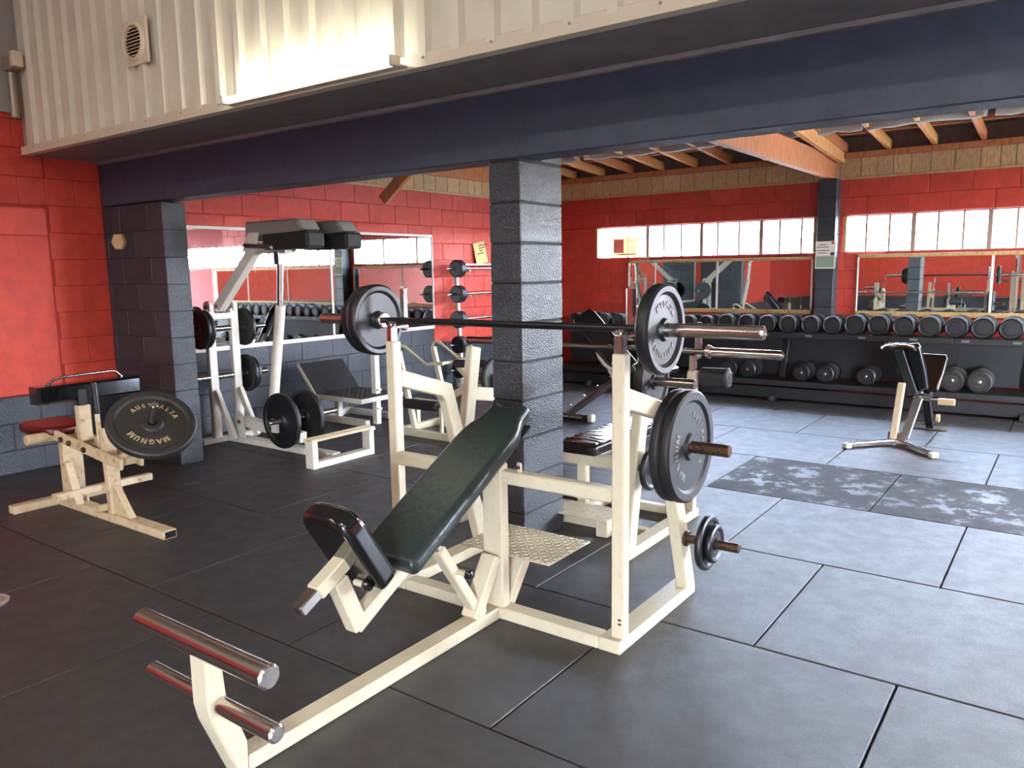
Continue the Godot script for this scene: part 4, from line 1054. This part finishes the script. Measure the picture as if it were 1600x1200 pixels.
func back_room_benches() -> void:
	var p := thing("incline_bench", "black and white incline bench with bolted rail in the back room", "weight bench", V(-3.85, 0, -6.5))
	obj("front_foot", G.new().cyl(V(-0.30, 0.035, 0.2), V(0.10, 0.035, 0.2), 0.032, 18), M.steel, p)
	obj("foot_grip", G.new().cyl(V(0.10, 0.035, 0.2), V(0.16, 0.035, 0.2), 0.034, 18), M.rubber, p)
	obj("foot_cap", G.new().box(V(0.185, 0.04, 0.2), V(0.06, 0.075, 0.07), Basis(), 0.012), M.white, p)
	var rl := obj("bolted_rail", G.new().bar(V(-0.08, 0.05, 0.2), V(0.42, 0.50, -0.2), 0.10, 0.05), M.black, p)
	for k in 5: obj("bolt", G.new().cyl(V(-0.03 + 0.1 * k, 0.15 + 0.09 * k, 0.21 - 0.08 * k), V(-0.03 + 0.1 * k, 0.15 + 0.09 * k, 0.23 - 0.08 * k), 0.009, 10), M.chrome, rl)
	obj("rear_leg", G.new().bar(V(0.40, 0.48, -0.2), V(0.55, 0.03, -0.5), 0.06, 0.05).bar(V(0.30, 0.03, -0.5), V(0.80, 0.03, -0.5), 0.06, 0.05), M.black, p)
	var by := V(-0.62, 0.70, 0.1).normalized()
	var bn := V(0.5, 0.6, 0.62)
	var bx := by.cross(bn).normalized()
	bn = bx.cross(by).normalized()
	var out := []
	for q in [[0.12, 0.0], [0.13, 0.03], [0.13, 0.35], [0.13, 0.66], [0.10, 0.72], [-0.10, 0.72], [-0.13, 0.66], [-0.13, 0.35], [-0.13, 0.03], [-0.12, 0.0]]: out.append(Vector2(q[0], q[1]))
	var bk := obj("backrest", G.new().pillow(out, Transform3D(Basis(bx, by, bn), V(0.36, 0.45, -0.18)), 0.06, 0.02), M.vinyl_gloss, p)
	for s in [-0.06, 0.06]: obj("back_strut", G.new().bar(V(0.34, 0.44, -0.17 + s), V(-0.05, 0.88, -0.12 + s), 0.03, 0.03), M.steel, bk)
	obj("hinge_plate", G.new().box(V(0.30, 0.46, -0.06), V(0.13, 0.20, 0.02), Basis(Vector3.BACK, 0.5), 0.004), M.white, p)
	obj("selector_arc", G.new().tube([V(0.10, 0.68, -0.05), V(0.13, 0.60, -0.05), V(0.19, 0.53, -0.05), V(0.28, 0.48, -0.05)], 0.022, 10), M.white, p)
	obj("seat", G.new().box(V(0.62, 0.46, -0.28), V(0.36, 0.06, 0.26), Basis(Vector3.BACK, 0.15), 0.02), M.vinyl_gloss, p)
	var g := thing("green_bench", "dark green padded bench with pale frame standing on the mats", "weight bench", V(0.04, 0, -6.1))
	obj("bench_pad", G.new().box(V(0, 0.16, 0), V(0.5, 0.07, 0.28), Basis(Vector3.BACK, 0.35), 0.025), std(Color(0.07, 0.22, 0.20), 0.3), g)
	obj("frame", G.new().bar(V(-0.20, 0.04, 0.0), V(0.45, 0.29, 0.0), 0.06, 0.04).bar(V(-0.18, 0.02, 0.15), V(-0.18, 0.02, -0.15), 0.04, 0.04).bar(V(0.42, 0.0, 0.0), V(0.42, 0.27, 0.0), 0.05, 0.05, Vector3.BACK), M.cream, g)
	var d := thing("round_disc", "small grey steel disc lying on the dark mat", "disc", V(-3.86, 0, -1.29))
	obj("disc", G.new().lathe(Vector3.ZERO, Vector3.UP, [Vector2(0, 0), Vector2(0, 0.085), Vector2(0.012, 0.09), Vector2(0.016, 0.082), Vector2(0.010, 0.07), Vector2(0.010, 0)], 32), M.alu, d)
func fittings() -> void:
	# vent with angled louvres set in the ribbed sheeting
	var v := thing("wall_vent", "square cream wall vent with round louvred grille on ribbed sheeting", "vent", V(-4.60, 2.80, -2.64))
	obj("face_plate", G.new().box(V(0, 0, 0.008), V(0.235, 0.255, 0.018), Basis(), 0.004), M.vent, v)
	var ring := obj("ring", G.new().lathe(V(-0.01, 0, 0.016), Vector3.BACK, [Vector2(0, 0.112), Vector2(0.018, 0.106), Vector2(0.022, 0.098), Vector2(0.018, 0.090), Vector2(0.0, 0.088)], 40), M.vent, v)
	obj("throat", G.new().cyl(V(-0.01, 0, 0.0172), V(-0.01, 0, 0.0185), 0.089, 36, 0.0004), M.black, ring)
	for k in 9:
		var y := -0.076 + 0.019 * k
		var hw := sqrt(0.088 * 0.088 - y * y)
		obj("louvre", G.new().box(V(-0.01, y, 0.026), V(hw * 2, 0.003, 0.017), Basis(Vector3.RIGHT, 0.7), 0.0008), M.vent, v)
	# sensor
	var s := thing("motion_sensor", "small beige motion sensor box high on the black stub wall", "sensor", V(-6.05, 1.70, ZB))
	obj("housing", G.new().prism([Vector2(-0.028, -0.055), Vector2(0.03, -0.055), Vector2(0.055, 0.0), Vector2(0.03, 0.06), Vector2(-0.028, 0.06), Vector2(-0.055, 0.0)], Transform3D(Basis(Vector3.UP, 0.55), V(0, 0, 0.016)), 0.045, 0.006), M.tan_plastic, s)
	obj("mount", G.new().box(V(0, 0, 0.013), V(0.04, 0.05, 0.03)), M.tan_plastic, s)
	# conduit and junction box in the corner
	var c := thing("junction_box", "grey junction box and conduit in the corner beside the ribbed sheeting", "junction box", V(-6.17, 2.90, -2.60))
	obj("box", G.new().box(V(0.02, 0.02, 0.0), V(0.16, 0.09, 0.09)), M.alu, c)
	obj("cover", G.new().box(V(0.12, 0.03, 0.02), V(0.05, 0.10, 0.07)), M.vent, c)
	obj("conduit", G.new().cyl(V(-0.04, -0.03, -0.005), V(-0.04, -0.34, -0.005), 0.028, 18), M.alu, c)
	# notices
	var n := thing("window_notice", "pink paper notice taped inside the far window near the corner", "notice", V(-4.95, 1.60, ZW - 0.060))
	obj("sheet", G.new().box(V(0, 0.12, 0), V(0.40, 0.245, 0.003), Basis(), 0.0005), M.paper_pink, n)
	for k in 7: obj("print_line", G.new().box(V(0.10, 0.225 - 0.031 * k, 0.002), V(0.17, 0.006, 0.002), Basis(), 0.0004), M.ink_red, n)
	obj("print_picture", G.new().box(V(-0.10, 0.13, 0.002), V(0.15, 0.18, 0.002), Basis(), 0.0004), std(Color(0.80, 0.50, 0.42), 0.8), n)
	obj("print_line", G.new().box(V(0.02, 0.022, 0.002), V(0.28, 0.014, 0.002), Basis(), 0.0004), M.ink, n)
	var q := thing("column_poster", "white framed emergency plan poster on the dark column between windows", "poster", V(-2.335, 1.40, -9.155))
	obj("sheet", G.new().box(V(0, 0.15, 0.002), V(0.215, 0.30, 0.004), Basis(), 0.0005), M.paper, q)
	obj("print_plan", G.new().box(V(0, 0.075, 0.005), V(0.19, 0.125, 0.002), Basis(), 0.0004), M.ink_green, q)
	for k in 4: obj("print_line", G.new().box(V(-0.03, 0.262 - 0.026 * k - (0.012 if k > 1 else 0.0), 0.005), V([0.08, 0.13, 0.15, 0.10][k], 0.008, 0.002), Basis(), 0.0004), M.ink, q)
	obj("print_emblem", G.new().cyl(V(0.075, 0.28, 0.004), V(0.075, 0.28, 0.006), 0.014, 14, 0.0003), M.ink_red, q)
	obj("print_emblem", G.new().box(V(0.075, 0.16, 0.005), V(0.04, 0.035, 0.002), Basis(), 0.0004), M.ink, q)
	var k2 := thing("pillar_notice", "small cream notice fixed to the pillar's back facing the windows", "notice", V(-2.37, 1.60, -3.601))
	obj("sheet", G.new().box(V(0, 0, -0.002), V(0.15, 0.10, 0.003), Basis(), 0.0005), M.paper, k2)
	mirror("large two pane mirror on the red block side wall behind calf machine", 2, XL, -7.09, -3.72, 0.79, 1.845, [-5.52], M.frame_white, 0.022, 0.035)
	mirror("mirror with pale timber strip under the window beside the corner", 0, ZW, -4.86, -2.52, 0.925, 1.505, [-3.65], M.wood_trim, 0.032, 0.045)
	mirror("long mirror with pale timber strip right of the poster column", 0, ZW, -2.03, 1.6, 0.925, 1.515, [-0.75, 0.45], M.wood_trim, 0.036, 0.05)
func tube_light() -> void:
	# batten on the ledge below the ribbed sheeting, tube facing up and out
	var t := thing("fluorescent_light", "glowing fluorescent batten along the foot of the ribbed wall", "light", V(-3.09, 2.322, -2.615))
	obj("tray", G.new().box(V(0, 0.004, 0.0), V(1.27, 0.008, 0.05), Basis(), 0.002), M.flash, t)
	obj("tube", G.new().cyl(V(-0.60, 0.016, 0.046), V(0.60, 0.016, 0.046), 0.015, 16, 0.002), M.glow, t)
	for s in [-1, 1]: obj("lamp_holder", G.new().box(V(s * 0.612, 0.02, 0.035), V(0.022, 0.045, 0.055), Basis(), 0.003), M.flash, t)
	for k in 4:
		var l := OmniLight3D.new()
		l.name = "tube_glow"
		l.position = V(-0.45 + 0.3 * k, 0.055, 0.050)
		l.light_energy = LAMP / 4.0
		l.light_color = Color(1.0, 0.98, 0.92)
		l.light_size = 0.012
		l.omni_range = 20.0
		l.omni_attenuation = 2.0
		l.shadow_enabled = true
		t.add_child(l, true)
func ceiling_batten(x: float, y: float, z: float, power: float, label: String, group: String) -> void:
	var t := thing("ceiling_light", label, "light", V(x, y, z), group)
	obj("housing", G.new().box(V(0, 0, 0), V(1.3, 0.06, 0.20), Basis(), 0.006), M.frame_white, t)
	obj("diffuser", G.new().box(V(0, -0.038, 0), V(1.24, 0.02, 0.16), Basis(), 0.004), M.glow, t)
	var l := AreaLight3D.new()
	l.name = "batten_light"
	l.area_size = Vector2(1.24, 0.16)
	l.rotation_degrees = V(-90, 0, 0)
	l.position = V(0, -0.055, 0)
	l.light_energy = power
	l.light_color = Color(1.0, 0.97, 0.92)
	l.area_range = 20.0
	l.shadow_enabled = true
	t.add_child(l, true)

func fill_batten(at: Vector3) -> void:  # unseen lamp added as fill for the far wall and rafters
	var t := thing("fill_batten_light", "added unseen fill light built as a tube batten under the back room rafters", "light", at, "added fill lights of the back room")
	obj("housing", G.new().box(V(0, 0, 0), V(1.25, 0.05, 0.06), Basis(), 0.005), M.frame_white, t)
	for s in [-0.5, 0.5]: obj("hanger", G.new().cyl(V(s, 0.02, 0), V(s, 0.16, 0), 0.004, 8), M.steel, t)
	obj("tube", G.new().cyl(V(-0.6, -0.05, 0), V(0.6, -0.05, 0), 0.013, 14), M.glow, t)
	for k in 3:
		var l := OmniLight3D.new()
		l.name = "tube_glow"
		l.position = V(-0.4 + 0.4 * k, -0.05, 0.03)
		l.light_energy = BACK / 3.0
		l.light_color = Color(1.0, 0.96, 0.88)
		l.light_size = 0.012
		l.omni_range = 20.0
		l.omni_attenuation = 2.0
		l.shadow_enabled = true
		t.add_child(l, true)

var LAMP := 0.30
var CEIL := 4.8
var BACK := 4.5
func _ready() -> void:
	var cam := Camera3D.new()
	cam.name = "camera"
	cam.fov = rad_to_deg(2.0 * atan(600.0 / 1220.45))
	cam.position = V(0, 1.44, 0)
	cam.rotation_degrees = V(-8.305, 36.048, -0.914)
	cam.far = 100
	add_child(cam)
	cam.current = true
	var env := Environment.new()
	env.background_mode = Environment.BG_SKY
	var sky := Sky.new()
	var sm := ProceduralSkyMaterial.new()
	sm.sky_top_color = Color(0.78, 0.87, 1.0)
	sm.sky_horizon_color = Color(0.93, 0.96, 1.0)
	sm.ground_bottom_color = Color(0.5, 0.5, 0.5)
	sm.ground_horizon_color = Color(0.8, 0.8, 0.8)
	sm.sky_energy_multiplier = 7.5
	sm.ground_energy_multiplier = 3.0
	sky.sky_material = sm
	env.sky = sky
	env.tonemap_mode = Environment.TONE_MAPPER_LINEAR
	env.tonemap_exposure = 1.22
	env.sdfgi_enabled = true
	env.ssao_enabled = true
	env.ssil_enabled = true
	var we := WorldEnvironment.new()
	we.name = "environment"
	we.environment = env
	add_child(we)
	make_materials()
	build_floor()
	build_walls()
	build_roof()
	build_windows()
	for p in [[-4.0, 1.0], [-0.5, 1.0], [2.8, 1.0], [-4.0, 3.6], [-0.5, 3.6], [2.8, 3.6]]:
		ceiling_batten(p[0], 3.87, p[1], CEIL, "long white fluorescent batten on the front room ceiling", "ceiling battens of the front room")
	fill_batten(V(1.7, 2.80, -5.0))
	fill_batten(V(0.95, 2.62, -7.7))
	tube_light()
	incline_press()
	var fp := flat_press()
	flat_loads()
	seated_calf()
	var sc := standing_calf()
	calf_loads()
	leg_platform()
	leg_curl()
	barbell_stand()
	dumbbells()
	adjustable_bench()
	back_room_benches()
	fittings()
	# machines behind the viewer that the mirrors show
	copy(fp, "flat_bench_press", "cream flat bench press standing near the rear wall of the front room", V(-3.4, 0, 2.2), "", PI)
	copy(sc, "standing_calf_raise", "white standing calf raise machine facing the rear wall of the front room", V(-1.3, 0, 3.4), "", PI / 2)
